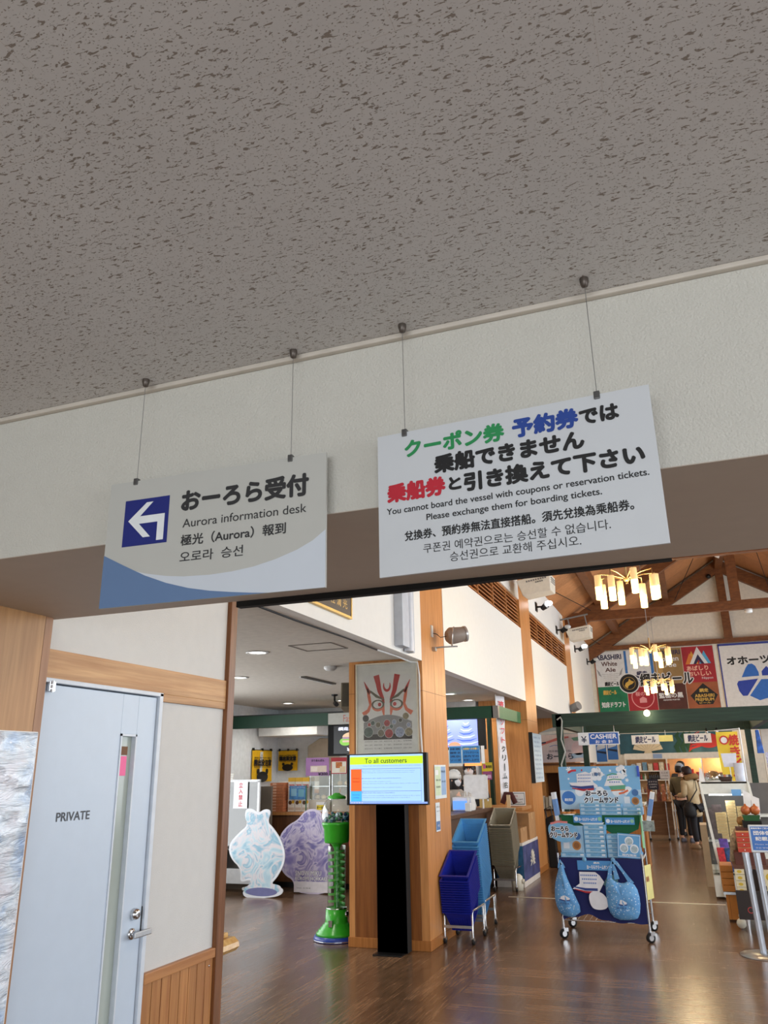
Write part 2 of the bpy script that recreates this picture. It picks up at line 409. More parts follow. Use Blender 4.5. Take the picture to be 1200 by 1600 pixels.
for y0, y1, zb, zt in ((8.86, 13.79, 4.01, 4.53), (14.77, 19.41, 3.97, 4.50)):
    r = thing('louvre_panel', 'long slatted wooden louvre high on the white wall, ' + ('nearer to the near column' if y0 < 10 else 'beyond the second wooden column'), 'louvre', (-2.62, y0, zb), group='wooden louvres of the clerestory')
    r['kind'] = 'thing'
    L = y1 - y0; H_ = zt - zb
    f_ = B().box(-.05, .03, 0, L, 0, .035, LOUV).box(-.05, .03, 0, L, H_ - .035, H_, LOUV); f_.build('frame', r)
    s_ = B()
    for k in range(7):
        z = .075 + k * (H_ - .13) / 6
        s_.hexa([(-.05, 0, z - .004), (.03, 0, z - .030), (.03, L, z - .030), (-.05, L, z - .004), (-.05, 0, z + .018), (.03, 0, z - .008), (.03, L, z - .008), (-.05, L, z + .018)], LOUV)
    s_.build('slats', r)
    for k in range(1, 5): B().box(-.04, .035, L * k / 5 - .022, L * k / 5 + .022, .03, H_ - .03, LOUV).build('mullion', r)
COLW = wood('column_oak', (214, 152, 92), (186, 124, 68), (20, 20, 1.1), .38)
for y0, y1, tp in ((7.99, 8.86, 5.3), (13.80, 14.77, 5.3), (19.42, 20.36, 5.3)):
    c = B()
    for z0, z1 in ((.09, 2.437), (2.441, tp)):
        ym = (y0 + y1) / 2
        c.box(-3.40, -2.56, y0, ym - .002, z0, z1, COLW).box(-3.40, -2.56, ym + .002, y1, z0, z1, COLW)
    c.box(-3.40, -2.563, y0 + .003, y1 - .003, 0, tp, P('column_joint', (96, 58, 30), .7))
    cl = struct(c.build('column'))
    B().box(-3.41, -2.552, y0 - .008, y1 + .008, 0, .09, OAKD).build('baseboard', cl, bevel=.004)
    if y0 < 8:
        B().box(-3.333, -2.647, y0 - .001, y0 + .01, .09, 2.75, wood('column_oak_shaded', (152, 94, 46), (124, 72, 32), (20, 20, 1.1), .38)).build('front_shade_panel', cl)  # darker copy of the column oak, the front's shade put into its colour
        for x in (-3.335, -2.645): B().box(x - .002, x + .002, y0 - .0015, y0, .09, 2.75, P('column_joint', (96, 58, 30), .7)).build('joint_line', cl)
# food court shell
struct(B().box(-9, -2.68, 2.7, 25, 2.78, 2.84, CEILG).build('ceiling_low'))
COOLW = P('cool_white_wall', (222, 226, 230), .7)
struct(B().box(-7.42, -7.30, 4.2, 13.7, 0, 2.78, COOLW).build('wall_food'))
struct(B().box(-7.30, -3.45, 13.7, 13.8, 0, 2.78, COOLW).build('wall_kitchen'))
struct(B().box(-3.45, -2.60, 13.98, 14.02, 0, 2.78, OAKD).build('wall_shop'))
struct(B().box(-9, -2.68, 24.9, 25.0, 0, 2.78, WHITE).build('wall_far_left'))
struct(B().box(-7.3, -2.72, 2.62, 2.70, 0, 2.78, WHITE).build('wall_near_side'))
# hall end wall with gable
struct(B().plate([(-2.7, 0), (5.56, 0), (5.56, 5.14), (1.43, 7.62), (-2.7, 5.14)], 24.95, 25.1, P('end_wall', (226, 218, 202), .8)).build('wall_end'))
struct(B().box(5.42, 5.56, 2.66, 24.95, 0, .85, WHITE).box(5.42, 5.56, 2.66, 24.95, 4.5, 5.2, WHITE).build('wall_right'))
# roof deck
for sx in (-1, 1):
    e = 1.43 + sx * 4.3; ze = 7.6 - .6 * 4.3
    v = [(1.43, 2.66, 7.6), (e, 2.66, ze), (e, 25.1, ze), (1.43, 25.1, 7.6)]
    v += [(x, y, z + .12) for x, y, z in v]
    rf = B().add(v, [(3, 2, 1, 0), (4, 5, 6, 7), (0, 1, 5, 4), (1, 2, 6, 5), (2, 3, 7, 6), (3, 0, 4, 7)], ROOFW)
    struct(rf.build('roof'))
    for dx in (1.59, 3.11):
        x = 1.43 + sx * dx; zt = 7.6 - .6 * dx + .03
        struct(B().box(x - .09, x + .09, 2.7, 24.95, zt - .30, zt, TRUSS).build('trim_purlin'))
struct(B().box(1.33, 1.53, 2.7, 24.95, 7.2, 7.56, TRUSS).build('trim_ridge'))
for y in (8.4, 14.3, 19.9, 24.8):
    tr = B()
    for sx in (-1, 1):
        x0, x1 = 1.43, 1.43 + sx * 4.15
        z0, z1 = 7.5, 7.5 - .6 * 4.15
        a = .38
        pts = [(x0, z0 - a), (x1, z1 - a), (x1, z1), (x0, z0)]
        tr.plate(pts, y - .08, y + .08, TRUSS)
    t_ = struct(tr.build('trim_rafters'))
    zb = 5.10 if y < 24 else 5.02
    B().box(-2.55, 5.4, y - .07, y + .07, zb, zb + (.22 if y < 24 else .12), TRUSS).build('tie_beam', t_)
    B().box(1.32, 1.54, y - .075, y + .075, zb + .1, 7.2, TRUSS).build('king_post', t_)
    for sx in (-1, 1):
        B().ball((1.43 + sx * .3, y - .1, 7.0), .07, BLACK).build('steel_plate', t_)
# thin steel brace rods between the trusses
br = B()
for x0, z0, y0, x1, z1, y1 in ((.1, 6.35, 24.6, .9, 6.95, 20.1), (-1.9, 5.35, 19.8, -2.4, 5.25, 16.4), (2.7, 6.4, 24.6, 2.0, 6.9, 20.1), (-2.2, 5.2, 24.7, -2.5, 5.15, 21)):
    tag(B().tube([(x0, y0, z0), (x1, y1, z1)], .009, MBLACK, 6).build('brace_rod'), 'thin dark steel brace rod under the timber roof', 'brace rod', 'steel brace rods of the roof')
r = thing('motion_sensor', 'small white sensor under the tie beam of the roof truss', 'sensor', (1.66, 19.9, 5.10)); B().lathe([(0, 0), (.09, 0), (.085, -.08), (0, -.09)], PLAST, n=14).build('body', r)
r = thing('roof_floodlight', 'white floodlight at the peak of the roof truss', 'spotlight', (1.22, 19.75, 6.42)); B().tube([(0, 0, 0), (-.16, -.02, .05)], [.09, .05], PLAST, 12).box(.0, .14, -.03, .03, -.02, .04, PLAST).build('housing', r)
# floor strip
struct(B().box(-2.56, .16, 11.49, 11.53, 0, .004, P('aluminium_strip', (214, 206, 186), .4, metal=.3)).build('trim_6'))

# ---- low ceiling fittings
def downlight(x, y, lab, p=22, z=2.78):
    r = thing('downlight', lab, 'downlight', (x, y, z), group='recessed downlights of the low ceiling')
    B().lathe([(.095, 0), (.11, -.004), (.115, -.008), (.085, -.010), (.08, 0)], PLAST, n=20).build('trim_ring', r)
    B().lathe([(0, -.003), (.08, -.003)], P('lamp_glow', (255, 250, 238), .5, emit=7), n=20).build('lamp_lens', r)
    lamp('downlight_beam', (x, y, z - .03), p, (1, .93, .82), .07, 150)
for i, (x, y, lb) in enumerate(((-3.9, 6.85, 'round white downlight nearest the fascia cable'), (-6.4, 12.35, 'downlight above the green food counter header'),
        (-5.36, 12.31, 'downlight just behind the fast food header panel'), (-5.15, 8.62, 'downlight near the private door wall, over the open floor'),
        (-3.44, 12.12, 'downlight over the service counter, closer to the near column'), (-3.48, 13.4, 'downlight over the service counter by the shop wall'),
        (-6.3, 6.6, 'downlight in the depth of the food court ceiling'))):
    downlight(x, y, lb, 34)
hb = B()
for a in ((-3.43, -2.99, 6.60, 6.61), (-3.43, -2.99, 6.99, 7.0), (-3.43, -3.42, 6.6, 7.0), (-3.0, -2.99, 6.6, 7.0)): hb.box(*a, 2.774, 2.78, P('hatch_gap', (120, 114, 106), .8))
tag(hb.build('ceiling_hatch'), 'square ceiling hatch outlined beside the white fascia', 'hatch')
tag(B().box(-4.44, -4.38, 8.9, 9.85, 2.765, 2.78, P('slot_dark', (70, 66, 60), .6)).box(-4.46, -4.44, 8.9, 9.85, 2.76, 2.78, PLAST).build('slot_vent'), 'narrow slot vent in the low ceiling', 'vent')
sd = thing('smoke_detector', 'round white smoke detector on the low ceiling near the poster column', 'smoke detector', (-3.72, 8.2, 2.78))
B().lathe([(.07, 0), (.075, -.02), (.05, -.045), (0, -.05)], PLAST).build('body', sd)
cm = thing('security_camera', 'small black dome camera hanging above the fast food header', 'camera', (-5.05, 11.3, 2.78))
B().lathe([(.05, 0), (.05, -.02), (.015, -.03), (.015, -.1), (0, -.1)], BLACK).build('mount', cm)
B().tube([(0, .02, -.13), (.07, -.08, -.16)], .035, BLACK).build('body', cm)
sp = thing('wall_speaker', 'tilted beige box speaker under the low ceiling by the poster column', 'speaker', (-3.62, 8.6, 2.45), rot=(R(-20), 0, R(20)))
B().hexa([(-.13, -.1, -.16), (.13, -.1, -.16), (.10, .1, -.13), (-.10, .1, -.13), (-.13, -.1, .16), (.13, -.1, .16), (.10, .1, .13), (-.10, .1, .13)], P('speaker_beige', (150, 140, 122), .6)).build('cabinet', sp, bevel=.01)
B().box(-.11, .11, -.106, -.1, -.14, .14, P('speaker_grille', (110, 104, 92), .8, bmp=.3)).build('grille', sp)
cb = B().tube([(-2.705, 4.2, 2.755), (-2.70, 4.6, 2.748), (-2.70, 5.3, 2.744), (-2.69, 6.3, 2.75), (-2.69, 7.0, 2.742)], .009, BLACK, 6)
cb.tube([(-2.69, 7.0, 2.742), (-2.68, 7.5, 2.747), (-2.67, 7.93, 2.736), (-2.60, 7.96, 2.73), (-2.585, 7.965, 2.6), (-2.59, 7.965, 2.1), (-2.575, 7.965, 1.75), (-2.565, 7.93, 1.5), (-2.565, 7.80, 1.36), (-2.62, 7.78, 1.40)], .009, PLAST, 6)
tag(cb.build('cable'), 'thin cable running under the white fascia and down the poster column', 'cable')

# ---- boxed heaters hanging high on the hall wall, spot lamps
def heater(name, y, z, lab):
    r = thing(name, lab, 'heater', (-2.12, y, z), rot=(R(4), R(-8), 0), group='cream ceiling heaters along the clerestory')
    B().hexa([(-.24, -.26, -.14), (.24, -.26, -.14), (.24, .30, -.14), (-.24, .30, -.14), (-.29, -.30, .14), (.29, -.30, .14), (.29, .34, .14), (-.29, .34, .14)], P('heater_face', (226, 220, 206), .45)).build('casing', r, bevel=.015)
    g_ = B()
    for k in range(3): g_.box(.265, .275 + .008 * k, -.2, .25, .0 + k * .035, .012 + k * .035, GREY)
    g_.build('side_vents', r)
    l_ = B()
    for k in range(9): l_.box(-.13 + k * .04, -.105 + k * .04, -.304, -.290, .07, .095, GREY)
    for k in range(4): l_.box(.02 + k * .035, .045 + k * .035, -.302, -.285, .03, .05, GREY)
    l_.build('control_marks', r)
    k = B().tube([(-.2, 0, .14), (-.2, 0, .42)], .014, GREY).tube([(.2, 0, .14), (.2, 0, .42)], .014, GREY).tube([(-.44, 0, .42), (.28, 0, .42)], .02, GREY)
    k.build('hanger', r)
heater('unit_heater', 13.25, 4.60, 'cream box heater hung by the second wooden column, showing its underside')
heater('unit_heater', 19.0, 4.66, 'cream box heater hung by the third wooden column, farther down the hall')
def wall_spot(x, y, z, lab, lit=True, turn=0):
    r = thing('wall_spotlight', lab, 'spotlight', (x, y, z), rz=turn, group='black wall spotlights on the clerestory')
    B().box(0, .02, -.09, .09, -.09, .09, BLACK).tube([(.02, 0, 0), (.14, 0, .0)], .02, BLACK).build('bracket', r)
    B().tube([(.12, .04, -.03), (.22, -.02, .02)], [.05, .065], BLACK, 12).build('housing', r)
    B().ball((.27, -.04, .05), .075, P('spot_glow', (255, 255, 255), .3, emit=9) if lit else P('spot_glass', (200, 205, 205), .2), 12, 8, rz=.05).build('bulb', r)
for y, z, lit, lb in ((15.6, 4.72, 1, 'lit black spotlight on the wall between the two cream heaters'), (18.2, 4.66, 0, 'unlit dark spotlight just before the farther cream heater'),
                      (21.3, 4.64, 1, 'lit spotlight past the third column'), (24.0, 4.62, 0, 'dark spotlight nearest the beer banner')):
    wall_spot(-2.56, y, z, lb, lit)
r = thing('floodlight', 'small grey floodlight at the foot of the far column top', 'spotlight', (-2.50, 19.4, 2.98))
B().tube([(0, 0, 0), (.16, -.1, .06)], .1, GREY, 12).build('housing', r)
B().tube([(-.06, 0, -.1), (-.02, 0, .0)], .03, GREY).build('bracket', r)
# canister lamp on the first column
r = thing('canister_lamp', 'grey canister floodlight bracketed to the near wooden column', 'floodlight', (-2.56, 8.38, 3.07)); r.scale = (.72, .72, .72)
B().box(0, .02, -.05, .03, -.02, .16, P('lamp_plate', (214, 214, 210), .4)).build('mount_plate', r)
B().tube([(.02, .05, -.18), (.16, .12, -.165), (.34, .25, -.15)], .012, STEEL).box(.0, .05, .0, .09, -.23, -.17, STEEL).build('arm', r)
LAMPG = P('lamp_grey', (150, 140, 132), .4)
B().tube([(.20, .14, .00), (.235, .166, .005), (.255, .18, .008), (.44, .31, .045)], [.085, .125, .135, .115], LAMPG, 24).build('housing', r)
B().tube([(.435, .306, .044), (.462, .325, .050)], .124, P('lamp_rim', (206, 206, 206), .25, metal=.6), 24).build('rim', r)
B().tube([(.461, .3245, .0500), (.464, .3265, .0505)], .10, glass('lamp_lens_glass', (210, 214, 216), .3), 24).build('lens', r)
B().tube([(.27, .19, -.145), (.31, .05, -.10), (.32, .09, .1), (.30, .22, .15)], .012, P('lamp_rim', (206, 206, 206), .25, metal=.6)).build('yoke', r)
B().tube([(.0, .02, .05), (.07, .04, .03), (.12, .08, -.02), (.2, .14, 0)], .006, BLACK, 6).build('cable', r)
# pipes on the fascia, carved plaque
r = thing('wall_duct', 'pair of pale grey vertical ducts on the white fascia beside the near column', 'duct', (-2.56, 7.18, 2.79))
PIPE = P('duct_grey', (186, 194, 206), .45)
B().box(0, .09, -.04, .16, 0, 2.4, PIPE).build('duct_cover', r, bevel=.004)
B().tube([(.05, .25, -.02), (.05, .25, 2.4)], .05, P('duct_white', (214, 218, 226), .45), 14).build('pipe', r)
B().box(0, .07, .31, .38, -.02, 2.4, PIPE).build('duct_cover', r, bevel=.004)
r = thing('wall_plaque', 'dark carved plaque with gold characters high on the white fascia', 'plaque', (-2.56, 5.15, 2.875), FACE_X)
B().box(0, .84, -.03, 0, 0, .62, P('plaque_dark', (62, 50, 44), .5)).build('panel', r)
GOLD = P('gold_paint', (206, 172, 96), .4, metal=.4)
f_ = B().box(-.02, .86, -.035, 0, -.02, .0, GOLD).box(-.02, .86, -.035, 0, .62, .64, GOLD).box(-.02, 0, -.035, 0, 0, .62, GOLD).box(.84, .86, -.035, 0, 0, .62, GOLD)
f_.build('frame', r)
t = B().text('千 社 清 光', .30, .76, .085, .075, -.031, GOLD).text('組合長', .12, .26, .12, .04, -.031, GOLD).text('協同組合名誉', .30, .74, .19, .055, -.031, GOLD)
t.text('北海道', .62, .83, .27, .07, -.031, P('white_paint_letter', (232, 226, 214), .6)).build('lettering', r)

# ================================================================== hanging signs
def hung_sign(name, label, loc, rz, w_, h_, face, wires, zc):
    r = thing(name, label, 'sign', loc, rz)
    B().box(-w_ / 2, w_ / 2, -.004, .004, -h_ / 2, h_ / 2, face).build('panel', r)
    for x in wires:
        wz = zc - loc[2]
        B().tube([(x, 0, h_ / 2), (x, 0, wz - .02)], .0009, STEEL, 6).build('wire', r)
        B().lathe([(.011, wz), (.011, wz - .008), (.008, wz - .022), (.0, wz - .026)], P('anchor_metal', (96, 88, 82), .4, metal=.6), (x, 0, 0), 12).build('ceiling_anchor', r)
        B().box(x - .007, x + .007, -.008, .008, h_ / 2 - .012, h_ / 2 + .008, P('clip_metal', (110, 110, 110), .35, metal=.8)).build('clip', r, bevel=.002)
    return r
W1, H1 = .683, .368
r = hung_sign('hanging_sign', 'hanging grey direction sign with blue arrow square and curved blue corner', (-1.152, 1.748, 2.266), R(1.6), W1, H1, P('sign_grey', (190, 190, 184), .5, nz=.01), (-.256, .236), 2.78)
def q1(u, v): return (u - W1 / 2, H1 / 2 - v)
blue = [(0, .2158), (.0683, .2503), (.1423, .2863), (.2135, .3139), (.2826, .3339), (.3497, .3474), (.4153, .3567), (.4795, .3642), (.5236, .368), (0, .368)]
light = [(.0984, .2671), (.1418, .2805), (.2121, .2943), (.267, .3006), (.3475, .3035), (.413, .301), (.4773, .294), (.5406, .2805), (.6031, .261), (.6464, .2412), (.683, .215), (.683, .368), (.5236, .368), (.4795, .3642), (.4153, .3567), (.3497, .3474), (.2826, .3339), (.2135, .3139), (.1423, .2863)]
B().flat([q1(*p) for p in light], -.0046, P('sign_pale_blue', (206, 213, 222), .5, nz=.01)).flat([q1(*p) for p in blue], -.0050, P('sign_steel_blue', (98, 126, 166), .5, nz=.01)).build('print', r)
ar = [(.0715, .1215), (.1296, .0709), (.1513, .0709), (.1105, .1105), (.1921, .1105), (.1921, .1875), (.1697, .1875), (.1697, .1328), (.1085, .1328), (.1488, .1745), (.125, .1745)]
B().rect(*[q1(.057, 0)[0], q1(.2045, 0)[0], q1(0, .197)[1], q1(0, .059)[1]], -.0046, P('sign_navy', (20, 34, 120), .5, nz=.01)).flat([q1(*p) for p in ar], -.0050, P('sign_white', (232, 236, 238), .5)).build('arrow', r)
DK = P('sign_charcoal', (42, 42, 44), .6)
def st(b, s, u0, u1, v, h, m, bold=0): b.text(s, u0 - W1 / 2, u1 - W1 / 2, H1 / 2 - v, h, -.0052, m, bold, 8)
l = B(); st(l, 'おーろら受付', .247, .631, .0828, .060, DK, .0030); l.build('lettering', r)
l = B(); st(l, 'Aurora information desk', .253, .628, .1490, .0245, DK); l.build('lettering', r)
l = B(); st(l, '極光（Aurora）報到', .251, .569, .198, .0315, DK, .0006); l.build('lettering', r)
l = B(); st(l, '오로라  승선', .251, .445, .2460, .030, DK, .0002); l.build('lettering', r)

W2, H2 = .675, .374
r = hung_sign('hanging_sign', 'hanging white multilingual notice about boarding tickets with green, blue and red words', (-.323, 1.728, 2.276), R(-3.4), W2, H2, P('notice_white', (208, 212, 216), .5, nz=.008), (-.262, .222), 2.78)
def st(s, u0, u1, v, h, m, bold=0):
    B().text(s, u0 - W2 / 2, u1 - W2 / 2, H2 / 2 - v, h, -.0048, m, bold, 8).build('lettering', r)
GRN = P('notice_green', (34, 142, 80), .6); BLU = P('notice_blue', (28, 66, 150), .6); RED = P('notice_red', (190, 30, 50), .6); KK = P('notice_black', (20, 20, 22), .6)
st('クーポン券', .077, .3333, .048, .045, GRN, .0024)
st('予約券', .3575, .5102, .047, .046, BLU, .0028)
st('では', .5167, .6017, .050, .036, KK, .0024)
st('乗船できません', .155, .5185, .104, .045, KK, .0027)
st('乗船券', .027, .178, .1610, .046, RED, .0028)
st('と', .1905, .2188, .1605, .030, KK, .0022)
st('引き換えて下さい', .2295, .6456, .163, .044, KK, .0027)
st('You cannot board the vessel with coupons or reservation tickets.', .0229, .6516, .2105, .0205, KK, .0003)
st('Please exchange them for boarding tickets.', .128, .547, .239, .0205, KK, .0003)
st('兌換券、預約券無法直接搭船。須先兌換為乘船券。', .0695, .6112, .2775, .0245, KK, .0006)
st('쿠폰권 예약권으로는 승선할 수 없습니다.', .117, .558, .3150, .0235, KK)
st('승선권으로 교환해 주십시오.', .1836, .491, .3435, .0235, KK)

# crinkled poster on the pier
def crinkle():
    v = []; f = []; n1, n2 = 26, 30
    for i in range(n1 + 1):
        for j in range(n2 + 1):
            y = 1.75 + .862 * i / n1; z = .72 + 1.092 * j / n2
            edge = min(i, n1 - i, j, n2 - j)
            a = .003 + (0 if edge == 0 else .010 * abs(math.sin(z * 31 + y * 11 + 2 * math.sin(z * 9)) ** 3) + .006 * random.random())
            v.append((-2.5 + a, y, z))
    for i in range(n1):
        for j in range(n2):
            k = i * (n2 + 1) + j; f.append((k, k + n2 + 1, k + n2 + 2, k + 1))
    return v, f
r = thing('poster', 'pale blue poster in a crinkled clear sleeve on the oak pier', 'poster', (-2.499, 2.2, .72))
b = B(); v, f = crinkle(); b.add([(x + 2.5, y - 2.2, z - .72) for x, y, z in v], f, film_mat(), True); b.build('sheet', r)
B().box(-.0005, .003, -.45, .4125, -.002, 0, PAPER).box(-.0005, .003, .410, .4145, 0, 1.094, PAPER).box(-.0005, .003, -.45, .4125, 1.092, 1.096, PAPER).build('border', r)
# ledge behind the door wall
r = thing('wall_ledge', 'glossy pale wooden ledge with rounded front beyond the private door wall', 'ledge', (-2.72, 4.19, .66))
LED = wood('ledge_varnish', (222, 184, 122), (196, 152, 92), (1.6, 20, 20), .12)
B().box(-.2, .085, .0, .22, .085, .112, LED).build('top', r, bevel=.008)
pf = [(.05, .005), (.112, .012), (.135, .035), (.13, .06), (.10, .084), (-.15, .085), (-.15, .0)]
B().plate(pf, .0, .26, LED).build('rounded_edge', r)
B().box(-.02, .015, .0, .06, -.66, 0, POSTW).build('support', r)

# ================================================================== poster column, kiosk, capsule machine
r = thing('framed_poster', 'framed poster with painted red and grey mask eyes on the near wooden column', 'poster', (-2.955, 7.975, 2.275))
B().box(-.345, .345, -.012, .012, -.47, .468, P('poster_mount', (240, 242, 242), .5)).build('mount', r)
FS = P('frame_silver', (226, 220, 200), .3, metal=.5)
f_ = B().box(-.352, -.338, -.022, .012, -.475, .475, FS).box(.338, .352, -.022, .012, -.475, .475, FS).box(-.338, .338, -.022, .012, .461, .475, FS).box(-.338, .338, -.022, .012, -.475, -.461, FS)
f_.build('frame', r)
MR = P('mask_red', (196, 54, 56), .6); MO = P('mask_coral', (232, 124, 92), .6); MG = P('mask_grey', (112, 112, 98), .6); PW = P('poster_paper', (238, 239, 242), .6, nz=.02)
b = B().rect(-.265, .275, -.43, .345, -.0125, PW)
y = -.0130
for s in (-1, 1):
    cx = .005
    X = lambda x: cx + s * x
    b.ribbon([(X(.12), .345), (X(.10), .26), (X(.085), .18), (X(.05), .10), (X(.035), .05)], [.066, .055, .048, .035, .015], y, MR)
    b.ribbon([(X(.262), .285), (X(.225), .21), (X(.195), .155)], [.005, .03, .03], y, MR)
    b.ribbon([(X(.225), .21), (X(.205), .12), (X(.19), .04), (X(.215), -.02), (X(.275), -.06)], [.02, .035, .03, .035, .05], y, MO)
    b.ribbon([(X(.195), .185), (X(.12), .125), (X(.03), .085)], [.018, .030, .010], y - .0004, MG)
    b.disc(X(.105), .028, .072, y - .0006, MO, 24, .060); b.disc(X(.105), .040, .074, y - .0008, MG, 24, .048); b.disc(X(.105), .038, .052, y - .0010, PW, 20, .038)
    b.disc(X(.085), .038, .020, y - .0012, MR, 16)
    b.ribbon([(X(.05), .04), (X(.045), -.03), (X(.035), -.10)], [.035, .030, .004], y, MO)
u = [(.005 + .037 * math.cos(a), .235 + .055 * math.sin(a)) for a in [math.pi * (.85 + 1.3 * i / 14) for i in range(15)]]
b.ribbon(u, [.006 + .022 * math.sin(math.pi * i / 14) for i in range(15)], y, MR)
b.build('mask_print', r)
b = B().flat([(-.265, -.30)] + [(-.265 + .54 * i / 12, -.145 + .075 * math.sin(math.pi * i / 12)) for i in range(13)] + [(.275, -.30)], -.0132, P('poster_grey', (150, 150, 154), .6))
b.rect(-.265, .275, -.32, -.265, -.0133, P('poster_dark', (52, 44, 44), .6))
random.seed(3)
for i in range(16):
    x = (-.21, -.07, .02, .14, .24, -.24, -.16, -.10, .0, .08, .21, .15, .05, -.04, -.20, .24)[i]; z = (-.24, -.255, -.26, -.25, -.25, -.10, -.15, -.17, -.155, -.145, -.09, -.13, -.19, -.20, -.165, -.18)[i]
    rr = (.052, .036, .045, .050, .042, .036, .024, .028, .034, .022, .034, .020, .020, .018, .018, .022)[i]
    c_ = [(86, 104, 100), (120, 112, 96), (170, 62, 66), (160, 170, 200), (150, 140, 110), (70, 66, 64)][i % 6]
    b.disc(x, z, rr + .003, -.0135 - i * .00006, PW, 16); b.disc(x, z, rr, -.01353 - i * .00006, P('poster_dot_%d' % (i % 6), c_, .6, nz=.4, ns=60), 16)
b.build('photo_print', r)
t = B()
for k in range(3):
    for j in range(5):
        t.text(['見学受付中', '体験のご案内', '網走市内', '冬の催し', '営業時間'][(j + k) % 5], -.255 + j * .108, -.165 + j * .108, -.338 - k * .035, .013, -.0133, P('poster_small_text', (110, 110, 112), .7), 0, 1)
t.text('北の物語', .0, .014, .02, None, -.0150, INK, 0, 2)
t.build('lettering', r)
B().box(-.338, .338, -.0185, -.0175, -.461, .461, glass('poster_glass', (250, 250, 248), .05)).build('glazing', r)

k = thing('information_kiosk', 'black floor standing kiosk pillar with a wide screen headed To all customers', 'kiosk', (-2.88, 7.80, 0))
B().box(-.155, .13, -.12, .10, 0, .012, BLACK).build('base_plate', k, bevel=.003)
B().box(-.15, .155, .0, .12, .012, 1.40, MBLACK).box(-.15, .155, .0, .004, .012, 1.40, P('kiosk_front', (8, 8, 9), .35)).build('pillar', k, bevel=.003)
s = B().box(-.435, .425, -.075, -.02, 1.322, 1.812, BLACK).build('screen_housing', k, bevel=.004)
SE = .70
def scr(n, c, e=SE): return P('screen_' + n, c, .3, nz=0, emit=e)
z0, z1 = 1.335, 1.800
b = B().rect(-.43, .42, z0 - .006, z1 + .006, -.0755, P('screen_dark', (6, 6, 8), .15)).rect(-.40, .385, z0, z1, -.0760, scr('blue', (158, 196, 240)))
b.rect(-.398, .383, 1.708, 1.782, -.0764, scr('lime', (186, 218, 40))).rect(-.388, -.272, 1.455, 1.662, -.0764, scr('orange', (232, 96, 40))).rect(-.388, -.272, 1.358, 1.452, -.0764, scr('sky', (64, 168, 236)))
b.rect(-.40, .42, z0, 1.352, -.0765, scr('bar', (130, 160, 236)))
GL = scr('line', (60, 90, 140))
for z in (1.665, 1.453, 1.357): b.rect(-.39, .36, z - .0015, z + .0015, -.0767, GL)
for x in (-.27, .36): b.rect(x - .001, x + .001, 1.357, 1.665, -.0767, GL)
b.build('screen', k)
SK = scr('ink', (24, 34, 60), .3); S2 = scr('ink2', (80, 116, 176), .7); S3 = scr('ink3', (110, 30, 10), .5)
t = B().text('To all customers', -.235, .215, 1.742, .045, -.0770, SK, .0005)
t.text('Already', -.368, -.292, 1.575, .017, -.0770, S3).text('booked', -.366, -.296, 1.545, .016, -.0770, S3)
t.text('Coming', -.368, -.294, 1.418, .014, -.077, GL, 0, 2).text('today', -.36, -.30, 1.392, .016, -.077, GL, 0, 2)
for z, s_, x1, m in ((1.692, 'Customers who have made a reservation and customers who have not, please read below', .36, S2), (1.645, 'Customers who made reservations by internet or at a counter', .30, S2), (1.628, 'Please exchange the voucher for boarding tickets at the reception counter', .29, S2),
        (1.574, 'Customers who made reservations by phone', .15, SK), (1.543, 'Please come to the reception counter', .05, S2), (1.524, 'thirty minutes before the departure time of the vessel', .33, S2), (1.487, 'Payment is required at the reception counter', .16, S2),
        (1.438, 'Customers who have no reservation', .08, SK), (1.410, 'Please check the availability of seats and purchase tickets at the counter', .35, S2), (1.392, 'Thank you for your understanding and cooperation', .24, S2)):
    t.text(s_, -.258, x1, z, .0105, -.077, m, 0, 1)
for z in (1.645, 1.574, 1.438): t.rect(-.266, -.260, z - .003, z + .003, -.077, SK)
t.build('lettering', k)
b = B()
for i in range(5): b.rect(-.385 + i * .028, -.370 + i * .028, 1.338, 1.349, -.0770, PAPER)
b.build('taskbar_icons', k)

cm = thing('capsule_machine', 'tall green spiral capsule toy machine with clear globe beside the column', 'capsule machine', (-3.665, 8.27, 0))
MGR = P('machine_green', (54, 168, 40), .25); MBL = P('machine_blue', (32, 62, 150), .3)
B().lathe([(0, 0), (.235, 0), (.24, .02), (.225, .05), (0, .05)], MBL, n=32).lathe([(.236, .006), (.243, .012), (.236, .018)], CHROME, n=32).build('base_plate', cm)
B().lathe([(0, .05), (.215, .05), (.21, .075), (.19, .085), (.188, .10), (.168, .108), (.165, .122), (.148, .130), (.145, .145), (.125, .155), (.118, .175), (.11, .295), (0, .295)], MGR, n=28).lathe([(.108, .29), (.112, .296), (.108, .303)], CHROME, n=28).build('base', cm)
B().lathe([(.095, .30), (.095, .895)], glass('tube_glass', (244, 250, 244), .05), n=28).build('tube', cm)
b = B().lathe([(0, .30), (.028, .30), (.028, .86), (.05, .90), (.085, .93), (0, .93)], MGR, n=18)
v = []; f = []; n_ = 150
for i in range(n_ + 1):
    a = 2 * math.pi * 8 * i / n_; z = .32 + .53 * i / n_
    v += [(.027 * math.cos(a), .027 * math.sin(a), z + .006), (.086 * math.cos(a), .086 * math.sin(a), z - .010), (.092 * math.cos(a), .092 * math.sin(a), z + .012)]
for i in range(n_): f += [(3 * i, 3 * i + 1, 3 * i + 4, 3 * i + 3), (3 * i + 1, 3 * i + 2, 3 * i + 5, 3 * i + 4)]
b.add(v, f, P('spiral_green', (96, 190, 84), .3)); b.build('spiral_chute', cm)
B().lathe([(.0, .925), (.125, .925), (.132, .94), (.138, 1.06), (.158, 1.105), (.162, 1.125), (.15, 1.13), (0, 1.13)], MGR, n=28).build('hopper', cm)
